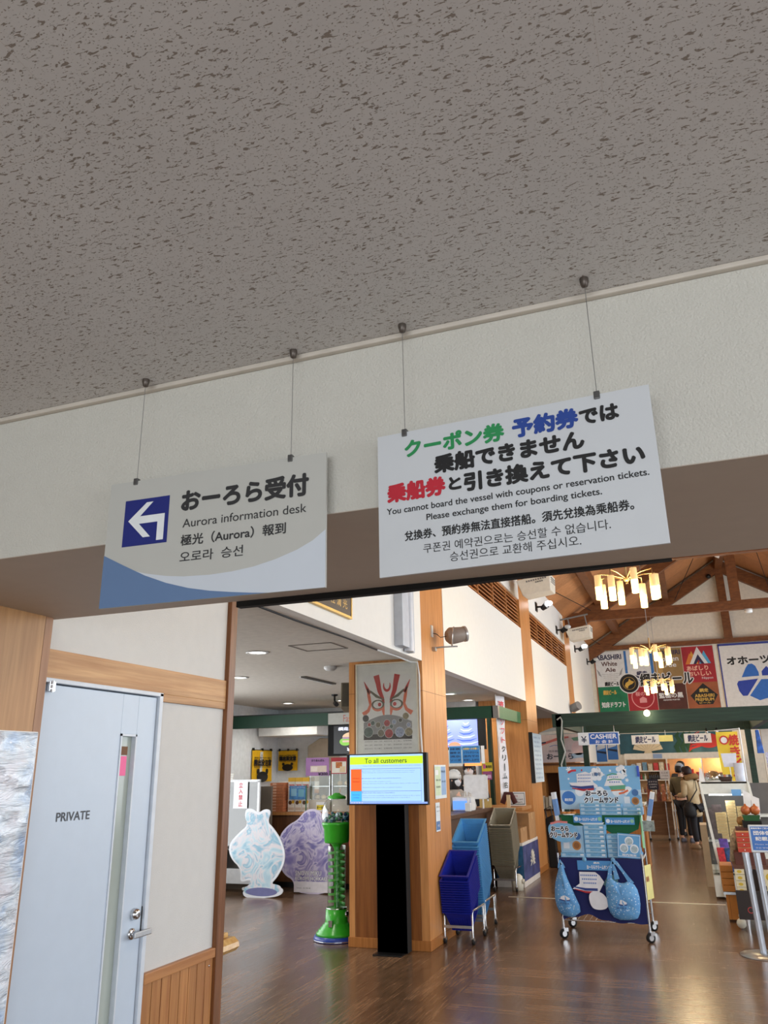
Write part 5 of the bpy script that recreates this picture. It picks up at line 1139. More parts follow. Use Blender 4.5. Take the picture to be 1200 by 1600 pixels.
r = thing('ship_board', 'pink and white arched board with a ship picture and large dark kana above the cabinet', 'sign board', (-2.55, 17.92, 1.76))
top_ = [(-.54 + 1.12 * i / 14, .62 + .14 * math.sin(math.pi * i / 14)) for i in range(15)]
B().plate([(-.54, 0)] + top_ + [(.44, 0)], -.01, .01, P('board_pink', (226, 208, 206), .6)).build('board', r)
b = B().flat([(-.54, .58)] + top_ + [(.56, .58)], -.0106, P('board_sky', (176, 184, 188), .6)).ribbon([(-.54, .37), (-.3, .44), (-.1, .50), (.1, .52)], [.05, .05, .06, .03], -.0110, P('ship_red', (206, 116, 110), .6)).ribbon([(-.54, .40), (-.4, .42)], [.03, .03], -.0114, P('ship_navy', (36, 44, 74), .6)).ribbon([(-.52, .60), (0, .64), (.5, .6)], [.05, .06, .04], -.0112, P('ship_white', (224, 222, 218), .6)).flat([(.15, .5), (.5, .55), (.5, .45), (.2, .44)], -.0116, P('ship_green', (120, 168, 140), .6))
b.ribbon([(-.33, .33), (-.22, .36), (-.1, .34)], .012, -.0116, P('wave_blue', (110, 130, 190), .6)).disc(.28, .28, .14, -.0112, P('bubble_pink', (232, 202, 200), .6), 24).ribbon([(.12, .12), (.3, .14), (.46, .13)], .10, -.0112, P('ice_blue', (170, 196, 220), .6)).ribbon([(.1, .68), (.2, .72), (.32, .7)], .018, -.012, P('ship_red', (206, 116, 110), .6)); b.build('print', r)
B().text('流氷観光砕氷船', -.36, .12, .235, .045, -.0122, P('board_ink_soft', (120, 110, 120), .6), 0, 2).text('おーろら', -.40, .16, .125, .115, -.0122, P('board_ink', (36, 42, 60), .6), .004, 3).build('lettering', r)
for i, (x, z, lb) in enumerate(((-1.62, 2.06, 'blue ship poster panel under the pergola, next to the beer sign'), (-1.86, 2.02, 'blue ship poster panel half behind the cashier sign'))):
    r = thing('ship_poster', lb, 'poster', (x, 18.6, z), group='blue ship poster panels'); B().box(-.11, .11, 0, .01, -.26, .22, P('poster_blue', (60, 120, 190), .6)).build('panel', r)
    B().flat([(-.09, -.02), (.09, .03), (.09, .1), (.03, .14), (-.05, .12), (-.09, .05)], -.0006, P('ship_pale', (206, 214, 222), .6)).flat([(-.10, -.06), (.10, -.10), (.10, -.05), (-.09, -.03)], -.0008, P('ship_dark', (30, 40, 60), .6)).build('print', r)
    B().text('冬のオーロラ', -.08, .08, .18, .03, -.001, PAPER, .001, 1).build('lettering', r)
    B().tube([(0, .02, .22 - z + .3), (0, .02, -z)], .012, STEEL, 6).build('pole', r)
tag(B().box(-2.25, -1.6, 18.9, 19.3, 0, 1.72, OAKD).build('wooden_shelf_back'), 'brown wooden partition behind the cashier desk', 'partition')
r = thing('cashier_desk', 'cashier desk hidden behind the cream sandwich display', 'desk', (-1.5, 15.2, 0)); B().box(-.6, .6, 0, .6, 0, 1.0, OAKD).build('body', r); B().box(-.62, .62, -.02, .62, 1.0, 1.04, SHV).build('worktop', r)
r = thing('cash_register', 'dark register with white screen on the cashier desk', 'register', (-1.25, 15.4, 1.04)); B().box(-.15, .15, 0, .25, 0, .2, BLACK).build('body', r); B().box(-.1, .12, .05, .08, .25, .6, PLAST).build('screen', r); B().tube([(0, .1, .2), (0, .08, .3)], .02, BLACK).build('stem', r)
# aisle crate rack with bags
r = thing('crate_rack', 'wooden crate display on chrome legs in the middle of the aisle', 'display rack', (-.88, 20.7, 0))
CR = wood('crate_brown', (134, 98, 66), (102, 72, 46), (1.4, 18, 18), .6)
B().box(-.24, .28, 0, .5, .12, .82, CR).build('crate_body', r); b = B()
for z in (.18, .40, .60): b.box(-.245, .285, -.012, 0, z, z + .16, CR)
b.build('front_slats', r); B().box(-.26, .30, -.02, .52, .82, .86, CR).build('top_board', r)
for x, y in ((.16, -.03), (.34, .25), (-.26, -.02), (.34, .52)): B().tube([(x, y, .05), (x, y, .86)], .014, CHROME).ball((x, y, .03), .03, BLACK, 8, 6).build('leg', r)
for i in range(10):
    x = -1.12 + (i % 5) * .11; yb = 20.72 + i // 5 * .18; z = .86; c = ((150, 80, 60), (206, 190, 170), (110, 60, 50), (176, 110, 80), (190, 150, 110))[i % 5]
    hh_ = .20 if i < 5 else .38
    tag(B().hexa([(x, yb, z), (x + .10, yb, z), (x + .10, yb + .09, z), (x, yb + .09, z), (x + .015, yb + .06, z + hh_), (x + .085, yb + .06, z + hh_), (x + .085, yb + .09, z + hh_), (x + .015, yb + .09, z + hh_)], P('snackbag_%d' % (i % 5), c, .35, nz=.5, ns=25)).build('snack_bag'), NTH[i % 5] + ' snack bag along the %s row on top of the crate rack' % ('front' if i < 5 else 'rear'), 'bag', 'snack bags on the crate rack')
paper('price_board', 'dark chalk board among the snack bags on the crate rack', 'board', (-.95, 20.69, 1.24), .24, .24, 0, [P('chalk_dark', (48, 50, 64), .7)], [('おすすめ', .1, .9, .75, .14, PAPER), ('北海道限定', .1, .9, .5, .12, PAPER), ('540円', .2, .8, .25, .14, PAPER)])
B().tube([(0, .02, -.12), (0, .02, -.38)], .008, STEEL).build('stick', bpy.data.objects['price_board.001'])
paper('price_board', 'white price sheet standing above the crate rack goods', 'board', (-.66, 20.72, 1.46), .22, .19, 0, [PAPER], [('お土産', .15, .85, .7, .18, GREY), ('人気商品', .15, .85, .35, .16, GREY)])
B().tube([(0, .02, -.1), (0, .02, -.6)], .008, STEEL).build('stick', bpy.data.objects['price_board.002'])
# pamphlet rack and boxes at the far side of the pergola
r = thing('pamphlet_rack', 'rack of purple printed pamphlets beside the green pergola post', 'rack', (1.52, 17.3, 0))
B().box(-.22, .4, .0, .3, 0, .85, SHV).box(-.22, -.19, 0, .06, .85, 2.0, SHV).build('stand', r)
for k in range(4): B().box(-.19, .4, .02 + k * .01, .05 + k * .01, .95 + k * .24, 1.15 + k * .24, P('pamphlet_purple_%d' % (k % 2), ((150, 136, 176), (190, 186, 206))[k % 2], .6, nz=.4, ns=25)).build('pamphlets', r)
tag(B().box(1.34, 1.52, 17.75, 17.95, 0, 2.7, P('beige_post', (214, 204, 190), .7)).build('pillar'), 'beige post beside the green pergola', 'post'); bpy.data.objects['pillar.001']['kind'] = 'structure'
tag(B().hexa([(1.18, 17.1, 1.85), (1.30, 17.1, 1.85), (1.30, 17.16, 1.85), (1.18, 17.16, 1.85), (1.20, 17.1, 2.28), (1.26, 17.1, 2.28), (1.26, 17.16, 2.28), (1.20, 17.16, 2.28)], P('blue_bag', (50, 96, 180), .6, nz=.4, ns=12)).build('hanging_bag', bevel=.01), 'blue and red bag hanging by the green pergola post', 'bag')

# ================================================================== shopping baskets
def basket_mesh(m, w_, d_, h_):
    """tapered open basket with rim, ribs and grid; local x width, y depth (front at -d/2), rim at z=0"""
    b = B(); tp = .74
    def wall(p0, p1, q0, q1, n):  # bars between a top and a bottom edge
        P0, P1, Q0, Q1 = map(Vector, (p0, p1, q0, q1))
        b.add([P0, P1, Q1, Q0], [(0, 1, 2, 3)], m)
    x, y = w_ / 2, d_ / 2; X_, Y_ = x * tp, y * tp
    T = [(-x, -y, 0), (x, -y, 0), (x, y, 0), (-x, y, 0)]; Q = [(-X_, -Y_, -h_), (X_, -Y_, -h_), (X_, Y_, -h_), (-X_, Y_, -h_)]
    for i in range(4): wall(T[i], T[(i + 1) % 4], Q[i], Q[(i + 1) % 4], 0)
    b.add(Q, [(0, 1, 2, 3)], m)
    for k, e in ((0, .020), (.12, .004), (.34, .003), (.42, .003), (.5, .003), (.58, .003), (.66, .003), (.74, .003), (.95, .005)):  # horizontal ribs
        s_ = 1 - (1 - tp) * k; z = -h_ * k; t = .0035 if k == 0 else .003
        for a in ((-x * s_ - e, x * s_ + e, -y * s_ - e, -y * s_), (-x * s_ - e, x * s_ + e, y * s_, y * s_ + e), (-x * s_ - e, -x * s_, -y * s_, y * s_), (x * s_, x * s_ + e, -y * s_, y * s_)): b.box(a[0], a[1], a[2], a[3], z - t, z + t, m)
    for i in range(9):  # upright ribs front and back
        u = -.8 + 1.6 * i / 8
        for s_ in (-1, 1): b.tube([(x * u * .95, s_ * (y * .93 + .003), -h_ * .34), (x * u * tp, s_ * (y * tp + .004), -h_)], .002, m, 4, False)
    for i in range(11):
        u = -.8 + 1.6 * i / 10
        for s_ in (-1, 1): b.tube([(s_ * (x * .93 + .003), y * u * .95, -h_ * .34), (s_ * (x * tp + .004), y * u * tp, -h_)], .002, m, 4, False)
    return b
def basket_stack(cname, x, y, z0, pitch, n, m, w_, d_, h_, tilt, lean, gap, where, stand_lab, stand):
    first = None
    for i in range(n):
        z = z0 + i * pitch + (gap if i == n - 1 else 0); yy_ = y + i * lean
        lab = ('top' if i == n - 1 else ORD[i]) + ' %s shopping basket of the stack %s' % (cname, where)
        if first is None:
            o = basket_mesh(m, w_, d_, h_).build('shopping_basket', None, (x, yy_, z), rot=(R(tilt), 0, 0)); first = o
        else:
            o = first.copy(); COL.objects.link(o); o.location = (x, yy_, z)
        tag(o, lab, 'shopping basket', cname + ' shopping baskets ' + where)
    if stand:
        r = thing('basket_stand', stand_lab, 'basket stand', (x, y + .06, 0)); q = w_ / 2 + .012
        for sy in (-.22, .24):
            for sx in (-1, 1):
                B().tube([(sx * q, sy, .06), (sx * q, sy, .28), (sx * q, sy + .03, .30)], .011, CHROME).build('leg', r)
                c = B().lathe([(0, -.012), (.032, -.012), (.032, .012), (0, .012)], RUBBER, (sx * q, sy + .015, .032), 14, 'x').build('caster', r)
                B().box(sx * q - .016, sx * q + .016, sy - .01, sy + .02, .035, .065, CHROME).build('caster_fork', c)
        for sx in (-1, 1): B().tube([(sx * q, -.19, .30), (sx * q, .27, .30)], .011, CHROME).build('side_rail', r)
        B().box(-q, q, -.235, -.225, .145, .17, STEEL).box(-q, q, .25, .26, .14, .165, STEEL).build('cross_bar', r)
BKB = P('basket_navy', (28, 40, 152), .35); BKL = P('basket_sky', (84, 158, 218), .35); BKG = P('basket_grey', (146, 140, 122), .4)
basket_stack('dark blue', -2.39, 8.55, .385, .0225, 15, BKB, .265, .42, .24, 27, -.0045, .028, 'against the near column', 'chrome stand on castors carrying the dark blue baskets', True)
basket_stack('light blue', -2.42, 9.20, .37, .0232, 27, BKL, .265, .44, .24, 27, -.0045, .028, 'behind the dark blue ones', 'chrome stand on castors carrying the light blue baskets', True)
basket_stack('grey', -2.69, 12.10, .46, .0200, 26, BKG, .29, .44, .26, 27, -.0045, .028, 'by the service counter', 'chrome stand on castors carrying the grey baskets', True)

# ================================================================== cream sandwich display cart
X0, X1, Y0, Y1 = -1.44, -.60, 8.95, 9.60
cart = thing('display_cart', 'wheeled display cart with navy cloth skirt selling light blue confection boxes', 'cart', (-1.02, 8.95, 0))
q = .42
for x in (-q, q):
    for y in (0, .62):
        B().tube([(x, y, .12), (x, y, .80 if y == 0 else 1.25)], .012, CHROME).build('post', cart)
        c = B().lathe([(0, -.014), (.045, -.014), (.045, .014), (0, .014)], RUBBER, n=16, axis='x').lathe([(0, -.0145), (.026, -.0145)], CHROME, n=14, axis='x').lathe([(0, .0145), (.026, .0145)], CHROME, n=14, axis='x').build('caster', cart, (x, y, .045), R(-50))
        B().box(-.022, .022, -.01, .04, .02, .055, CHROME).tube([(0, 0, .05), (0, 0, .09)], .014, CHROME).build('caster_fork', c)
NAVY = P('cloth_navy', (20, 28, 88), .85, nz=.12, ns=6)
v = []; f = []; n_ = 26
for i in range(n_ + 1):
    for j in range(9):
        x = -.41 + .82 * i / n_; t_ = j / 8; low = .17 + (.06 * math.exp(-((x + .18) / .16) ** 2)) + .008 * math.sin(x * 31)
        v.append((x, -.022 - .010 * t_ * math.sin(x * 26 + 1), .755 - (.755 - low) * t_))
for i in range(n_):
    for j in range(8): kk = i * 9 + j; f.append((kk, kk + 1, kk + 10, kk + 9))
B().add(v, f, NAVY, True).add([(-.43, -.02, .20), (-.43, .64, .25), (-.43, .64, .757), (-.43, -.02, .757)], [(0, 1, 2, 3)], NAVY).add([(-.41, -.022, .757), (.41, -.022, .757), (.42, .64, .757), (-.43, .64, .757)], [(0, 1, 2, 3)], NAVY).build('cloth_skirt', cart)
b = B()
for k in range(14): b.tube([(-.4 + k * .06, 0, .17), (-.4 + k * .06, .6, .17)], .004, CHROME, 5, False)
b.tube([(-.41, .0, .17), (.41, 0, .17)], .006, CHROME, 6).tube([(-.41, .62, .17), (.41, .62, .17)], .006, CHROME, 6); b.build('wire_shelf', cart)
B().box(-.42, .42, .0, .62, .735, .752, SHV).build('deck', cart)
B().box(-.42, .42, .26, .62, 1.13, 1.155, P('upper_deck', (30, 90, 60), .7)).build('upper_shelf', cart)
GC = P('cloth_green', (16, 92, 56), .85)
B().add([(-.40, .25, 1.157), (.44, .25, 1.157), (.40, .245, 1.02), (.20, .245, .93), (.05, .245, 1.02), (-.38, .245, 1.05)], [(0, 1, 2, 3, 4, 5)], GC).add([(.425, .22, 1.20), (.425, .64, 1.28), (.425, .64, .80), (.425, .24, .84)], [(0, 1, 2, 3)], P('panel_lime', (122, 178, 128), .7)).build('cloth_green', cart)
b = B().box(-.225, .14, -.034, -.030, .645, .735, P('strip_blue', (70, 142, 204), .5)); b.build('name_strip', cart)
B().text('おーろらクリームサンド', -.13, .10, .675, .035, -.0348, PAPER, .001, 2).text('網走', -.06, -.0, .715, .018, -.0348, PAPER, .0005, 1).build('lettering', cart)
# pictures pinned on the skirt: ship and a plain white rounded card
b = B(); yv = -.048
SW = P('ship_card_white', (226, 228, 234), .6); SN = P('ship_card_navy', (40, 60, 130), .6); SRd = P('ship_card_red', (170, 34, 46), .6); SB = P('ship_card_blue', (80, 120, 190), .6)
b.plate([(-.29, .47), (-.16, .44), (-.03, .44), (.03, .54), (-.01, .60), (-.05, .63), (-.21, .63), (-.215, .52)], yv - .004, yv, SW)
for k in range(3):
    for j in range(9 - k): b.rect(-.20 + k * .012 + j * .019, -.188 + k * .012 + j * .019, .592 - k * .036, .606 - k * .036, yv - .0046, SB)
b.ribbon([(-.285, .490), (-.16, .468), (-.04, .468)], [.008, .024, .024], yv - .0048, SN).ribbon([(-.27, .468), (-.16, .444), (-.05, .440)], [.006, .018, .018], yv - .0049, SRd); b.build('ship_cutout', cart)
b = B(); b.plate(smooth([(-.14, .42), (-.08, .46), (.01, .44), (.06, .36), (.04, .30), (-.04, .28), (-.12, .30)], 2), yv - .009, yv - .005, SW); b.build('white_cutout', cart)
b = B().plate([(.02, .52), (.08, .46), (.16, .46), (.17, .62), (.07, .60)], yv - .004, yv, P('ship_card_teal', (70, 110, 120), .6)); b.build('cutout', cart)
r = thing('price_card', 'narrow pale yellow card fixed to the side of the display cart', 'card', (-.585, 9.15, .52), R(72)); B().box(-.12, .12, -.004, 0, -.16, .16, P('yellow_card', (226, 216, 140), .6)).build('sheet', r); B().text('価格', -.04, .04, .03, .05, -.0046, P('brown_ink', (150, 80, 40), .6), .002, 2).build('lettering', r)

LBX = P('confection_blue', (112, 170, 210), .45, nz=.2, ns=30); LBE = P('confection_pale', (176, 206, 226), .5); LBN = P('confection_navy', (60, 110, 170), .5)
def confection(x, y, z, w_, d_, lab, grp, h_=.043):
    r = thing('confection_box', lab, 'box', (x, y, z), random.uniform(-.03, .03), grp)
    B().box(-w_ / 2, w_ / 2, 0, d_, 0, h_, LBX).build('carton', r)
    B().rect(-w_ / 2 + .01, w_ / 2 - .01, h_ * .18, h_ * .34, -.0006, LBE).rect(-w_ / 2 + .012, -w_ / 2 + .05, h_ * .4, h_ * .85, -.0008, LBE).rect(w_ / 2 - .05, w_ / 2 - .015, h_ * .45, h_ * .8, -.0008, P('confection_white', (226, 232, 238), .5)).build('print', r)
    return r
random.seed(11)
for nm, x, y, z, w_, n_, wh in (('tall', -1.055, 9.0, .755, .215, 7, 'lower tier beside the leaflet box'), ('inner', -.84, 9.02, .755, .20, 5, 'lower tier behind the tilted card'),
                               ('end', -.67, 9.06, .755, .12, 2, 'lower tier by the chrome end post'),
                               ('first', -1.10, 9.22, 1.157, .22, 3, 'upper tier nearest the round blue badge'), ('centre', -.88, 9.22, 1.157, .22, 3, 'upper tier in the middle'), ('last', -.665, 9.22, 1.157, .20, 2, 'upper tier under the biscuit picture')):
    for i in range(n_):
        hh_ = .0445 if z < 1 else .0375
        confection(x, y, z + i * hh_, w_, .20, '%s light blue box of the stack on the %s' % (ORD[i] if i < n_ - 1 else 'topmost', wh), 'light blue boxes on the ' + wh, hh_ - .0015)
r = thing('confection_box', 'light blue box with a biscuit picture standing upright on the lower tier end', 'box', (-1.29, 9.0, .80), R(-4)); B().box(-.12, .12, 0, .05, 0, .26, P('pack_sky', (150, 192, 222), .5)).build('carton', r)
B().rect(-.10, .10, .02, .13, -.0006, LBE).disc(.045, .07, .045, -.0010, P('biscuit', (190, 130, 70), .6), 20).disc(.045, .07, .03, -.0014, P('biscuit_dark', (150, 96, 50), .6), 16).disc(.06, .16, .035, -.0008, LBN, 18).rect(-.09, -.03, .04, .12, -.0008, P('confection_white', (226, 232, 238), .5)).build('print', r)
confection(-1.29, 8.985, .755, .25, .20, 'single light blue box lying under the upright biscuit box', None)
WOUT = P('logo_white', (236, 238, 242), .6); KINK = P('logo_ink', (26, 30, 48), .6)
def logo(parent, x0, x1, z, hh, y, two=True):
    b = B().text('おーろら', x0 + .02, x1 - .09 * (x1 - x0) / .3, z + hh * .55, hh * .75, y, WOUT, .012 * hh / .08, 2).text('クリームサンド', x0, x1, z - hh * .45, hh * .8, y, WOUT, .012 * hh / .08, 2)
    b.text('おーろら', x0 + .02, x1 - .09 * (x1 - x0) / .3, z + hh * .55, hh * .75, y - .0012, KINK, .0035 * hh / .08, 2).text('クリームサンド', x0, x1, z - hh * .45, hh * .8, y - .0012, KINK, .0035 * hh / .08, 2)
    b.build('title', parent)
SKY = P('header_sky', (120, 178, 222), .55, nz=.02); RIB = P('ribbon_red', (196, 44, 60), .6); TEALG = P('ship_hull_green', (90, 160, 130), .6)
r = thing('display_header', 'large light blue header board with two ships, snowflakes and black kana title', 'sign board', (-1.0, 9.42, 1.205))
B().box(-.435, .435, 0, .012, 0, .45, SKY).build('board', r)
b = B(); y = -.0006; SNO = P('snow_white', (226, 234, 242), .6)
b.rect(-.435, .435, 0, .20, y, P('header_ice', (176, 208, 232), .55))
for x, z, q_ in ((-.32, .42, .03), (.0, .43, .016), (.13, .40, .014), (.27, .41, .035), (.30, .30, .02), (-.33, .32, .012), (.06, .36, .01), (.29, .35, .02)):
    for k in range(3): b.ribbon([(x - q_ * math.cos(k * 1.05), z - q_ * math.sin(k * 1.05)), (x + q_ * math.cos(k * 1.05), z + q_ * math.sin(k * 1.05))], q_ * .45, y - .0003 - k * .0001, SNO)
for k in range(6): b.disc(-.02 + .045 * math.cos(k * 1.047), .365 + .045 * math.sin(k * 1.047), .03, y - .0004 - k * .0001, SNO, 14)
for k in range(5): b.disc(.245 + .03 * math.cos(k * 1.256), .385 + .05 * math.sin(k * 1.256), .028, y - .0005 - k * .0001, SNO, 14)
# red and blue ship
b.flat([(-.29, .235), (-.33, .28), (-.24, .28), (-.24, .37), (-.14, .395), (-.08, .37), (-.06, .28), (-.02, .25), (-.02, .22)], y - .0012, SW)
for k in range(3):
    for j in range(8): b.rect(-.23 + j * .018 + .004 * k, -.22 + j * .018 + .004 * k, .285 + k * .034, .297 + k * .034, y - .0016, SB)
b.ribbon([(-.32, .245), (-.2, .225), (-.06, .235)], [.01, .03, .03], y - .0017, SN).ribbon([(-.30, .222), (-.18, .200), (-.06, .21)], [.01, .022, .02], y - .0018, SRd)
b.ribbon([(-.33, .385), (-.29, .405), (-.24, .41)], .022, y - .0018, RIB).rect(-.185, -.17, .40, .42, y - .0018, RIB)
# green ship
b.flat([(.05, .24), (.08, .30), (.10, .35), (.22, .355), (.25, .27), (.28, .24)], y - .0012, SW).ribbon([(.09, .30), (.16, .312), (.24, .305)], .012, y - .0016, TEALG).ribbon([(.09, .35), (.15, .37), (.2, .36)], .012, y - .0016, TEALG).flat([(.10, .24), (.28, .25), (.27, .20), (.13, .19)], y - .0017, TEALG).ribbon([(.12, .192), (.27, .2)], .014, y - .0018, P('ship_orange', (206, 120, 70), .6))
for j in range(5): b.rect(.11 + j * .024, .125 + j * .024, .275, .287, y - .0016, SB); b.rect(.115 + j * .02, .127 + j * .02, .328, .338, y - .0016, SB)
for x in (-.22, -.12, .0, .18, .30): b.disc(x, .185, .05, y - .0014 - x * .0002, SNO, 16)
b.ribbon([(.20, .16), (.25, .17), (.30, .195)], .02, y - .002, P('ribbon_orange', (220, 110, 70), .6))
b.disc(-.345, .12, .075, y - .0022, P('badge_blue', (60, 120, 196), .6), 20, .072).disc(.345, .12, .09, y - .0020, SKY, 4)
b.disc(.37, .17, .035, y - .0026, LBN, 18).disc(.365, .085, .040, y - .0026, P('biscuit', (190, 130, 70), .6), 20).disc(.365, .085, .026, y - .0028, P('biscuit_dark', (150, 96, 50), .6), 16).rect(.25, .31, .06, .13, y - .0024, SNO)
b.build('print', r)
logo(r, -.175, .185, .128, .070, -.0045)
B().text('1周年', -.065, .03, .365, .04, -.0040, P('logo_navy', (60, 84, 130), .6), .001, 2).text('網走限定', -.39, -.30, .10, .03, -.0040, SNO, .001, 2).build('lettering', r)
tag(B().box(-.585, -.56, 9.40, 9.42, 1.54, 1.65, P('royal_tab', (40, 80, 190), .5)).build('blue_tab'), 'royal blue tab at the edge of the display header', 'tab')
r = thing('shelf_sign', 'cut out sign with black kana title leaning at the cart end', 'sign', (-1.36, 8.93, 1.0), R(-3))
B().plate(smooth([(-.16, -.03), (-.155, .085), (-.05, .10), (.10, .085), (.155, .03), (.14, -.05), (.04, -.10), (-.06, -.09)], 2), -.006, 0, P('cutout_blue', (120, 180, 222), .5)).build('board', r)
B().ribbon([(-.13, .085), (-.05, .105), (.05, .10)], .02, -.0066, P('ribbon_pink', (220, 130, 130), .6)).build('print', r)
logo(r, -.145, .14, .005, .060, -.007)
def strip(lab, x, z, y, w_, h_):
    r = thing('shelf_strip', lab, 'sign', (x, y, z), group='blue shelf strips of the display cart'); B().box(-w_ / 2, w_ / 2, -.004, 0, -h_ / 2, h_ / 2, P('strip_blue', (70, 142, 204), .5)).build('panel', r)
    B().disc(-w_ * .4, 0, h_ * .3, -.0046, SNO, 14).disc(w_ * .42, 0, h_ * .28, -.0046, P('strip_green', (140, 190, 160), .6), 14).build('print', r)
    B().text('おーろらクリームサンド', -w_ * .3, w_ * .33, -.004, h_ * .42, -.005, PAPER, .001, 2).build('lettering', r)
strip('blue title strip on the upper shelf edge above the white folded sheet', -1.13, 1.12, 9.17, .30, .075)
strip('blue title strip on the upper shelf edge over the green cloth', -.80, 1.10, 9.17, .30, .070)
tag(B().plate([(-1.23, 1.085), (-.96, 1.085), (-1.05, .99)], 9.176, 9.18, PAPER).build('folded_sheet'), 'white folded sheet hanging under the upper shelf strip', 'sheet')
r = thing('tilted_card', 'tilted blue picture card with three round ship photos over the lower boxes', 'card', (-.715, 8.975, .875), rot=(R(-8), R(4), 0))
B().box(-.115, .115, -.008, 0, -.115, .115, P('card_sky', (92, 160, 212), .5)).build('board', r)
b = B()
for x, z in ((0, .045), (-.05, -.025), (.05, -.025)): b.disc(x, z, .043, -.0086, SNO, 20).disc(x, z - .004, .034, -.0090, P('photo_ice', (170, 190, 200), .6, nz=.3, ns=50), 18)
for a in ((-.108, .108, .100, .104), (-.108, .108, -.104, -.100), (-.108, -.104, -.104, .104), (.104, .108, -.104, .104)): b.rect(*a, -.0086, SNO)
b.build('print', r); B().text('船内限定', -.07, .07, -.086, .018, -.0094, PAPER, .0006, 2).build('lettering', r)
for x, ry, lb in ((-1.46, -6, 'white leaflet bundle standing at the badge side of the cart'), (-.50, 14, 'rolled blue and white leaflet leaning out at the far end of the cart')):
    r = thing('leaflet', lb, 'leaflet', (x, 9.2, 1.15), rot=(0, R(ry), 0)); B().box(-.02, .02, 0, .12, -.05, .24, P('leaflet_white', (220, 226, 232), .5)).build('sheets', r); B().box(-.021, .021, -.001, .121, 0, .17, P('leaflet_blue', (110, 150, 206), .6)).build('print', r)
tag(B().box(-.575, -.46, 9.2, 9.3, 1.0, 1.10, P('acrylic_box', (120, 130, 120), .2, nz=.5, ns=30)).build('acrylic_box'), 'small clear box of goods clipped at the cart end', 'box')
r = thing('sample_plate', 'brown biscuit samples on a small clear stand below the round badge', 'samples', (-1.33, 9.22, 1.157)); B().lathe([(0, 0), (.06, 0), (.065, .01), (0, .012)], PLAST, n=16).build('plate', r)
for k in range(3): B().lathe([(0, 0), (.028, 0), (.028, .02), (0, .02)], P('biscuit', (190, 130, 70), .6), (-.05 + k * .05, 0, .012), 12).build('biscuit', r)
# eco bags
ECO = None
def eco_mat():
    m, nt, p = nodes('eco_bag_cloth'); v = coords(nt, (1, 1, 1))
    vo = nt.nodes.new('ShaderNodeTexVoronoi'); vo.inputs['Scale'].default_value = 42; nt.links.new(v, vo.inputs['Vector'])
    dots = ramp(nt, vo.outputs['Distance'], [(.20, (1, 1, 1)), (.27, (0, 0, 0))]); n = noise(nt, v, 9, 3)
    base = ramp(nt, n, [(.3, lin((84, 146, 204))), (.7, lin((112, 172, 222)))])
    nt.links.new(mixc(nt, dots, base, lin((196, 218, 236))), p.inputs['Base Color']); p.inputs['Roughness'].default_value = .6
    bump(nt, p, noise(nt, v, 14, 3), .5, .02); return m
ECO = eco_mat()
def ecobag(lab, loc, outline, hx, folded):
    r = thing('eco_bag', lab, 'bag', loc, group=None)
    b = B(); o_ = smooth(outline, 1); n_ = len(o_)
    cx = sum(p[0] for p in o_) / n_; cz = sum(p[1] for p in o_) / n_
    rings = []
    for s_, y in ((1, 0.0), (.93, -.028), (.6, -.055), (.25, -.062)): rings.append([(cx + (x - cx) * s_, y - .012 * math.sin(x * 40) * (1 - s_), cz + (z - cz) * s_) for x, z in o_])
    v = [p for g in rings for p in g] + [(cx, -.06, cz)]; f = []
    for k in range(3):
        for i in range(n_): j = (i + 1) % n_; f.append((k * n_ + i, k * n_ + j, (k + 1) * n_ + j, (k + 1) * n_ + i))
    for i in range(n_): f.append((3 * n_ + i, 3 * n_ + (i + 1) % n_, 4 * n_))
    b.add(v, f, ECO, True).add([(x, .004, z) for x, z in o_], [tuple(range(n_))], ECO); b.build('bag', r)
    for pts in hx: B().ribbon(pts, [.05, .034, .026, .034, .05], -.012, ECO).build('handle', r)
    B().flat([(cx - .05, cz - .06), (cx + .04, cz - .075), (cx + .05, cz - .05), (cx + .0, cz - .025), (cx - .035, cz - .03)], -.0645, SW).ribbon([(cx - .055, cz - .062), (cx, cz - .074), (cx + .05, cz - .07)], .010, -.0652, SN).text('おーろら', cx - .05, cx + .04, cz - .10, .016, -.0648, SN, .0006, 1).build('ship_print', r)
    return r
ecobag('light blue dotted eco bag hanging open at the middle of the navy skirt', (-.83, 8.905, .2), [(-.145, .08), (-.155, .22), (-.15, .34), (-.10, .40), (-.055, .35), (.02, .33), (.08, .36), (.15, .31), (.175, .18), (.15, .03), (.08, .0), (-.08, .0)], [[(-.105, .36), (-.09, .46), (-.06, .535), (-.045, .46), (-.03, .37)], [(-.06, .535), (-.02, .52), (.03, .45), (.07, .39), (.11, .33)]], False)
ecobag('light blue dotted eco bag folded narrow at the corner post of the cart', (-1.40, 8.90, .2), [(-.10, .14), (-.09, .30), (-.05, .42), (-.02, .50), (.01, .50), (.03, .40), (.09, .25), (.165, .07), (.10, .02), (.06, .005), (-.05, .02)], [[(-.02, .46), (-.02, .50), (-.015, .535), (.0, .50), (.01, .46)]], True)
for x in (-1.17, -.885): tag(B().lathe([(0, -.008), (.022, -.008), (.022, .0), (0, .0)], LBX, (x, 8.915, .745), 16, 'y').build('round_badge'), 'round blue badge pinned at the skirt top, ' + ('above the ship cut-out' if x < -1 else 'at the open eco bag handle'), 'badge', 'round badges on the cart skirt')

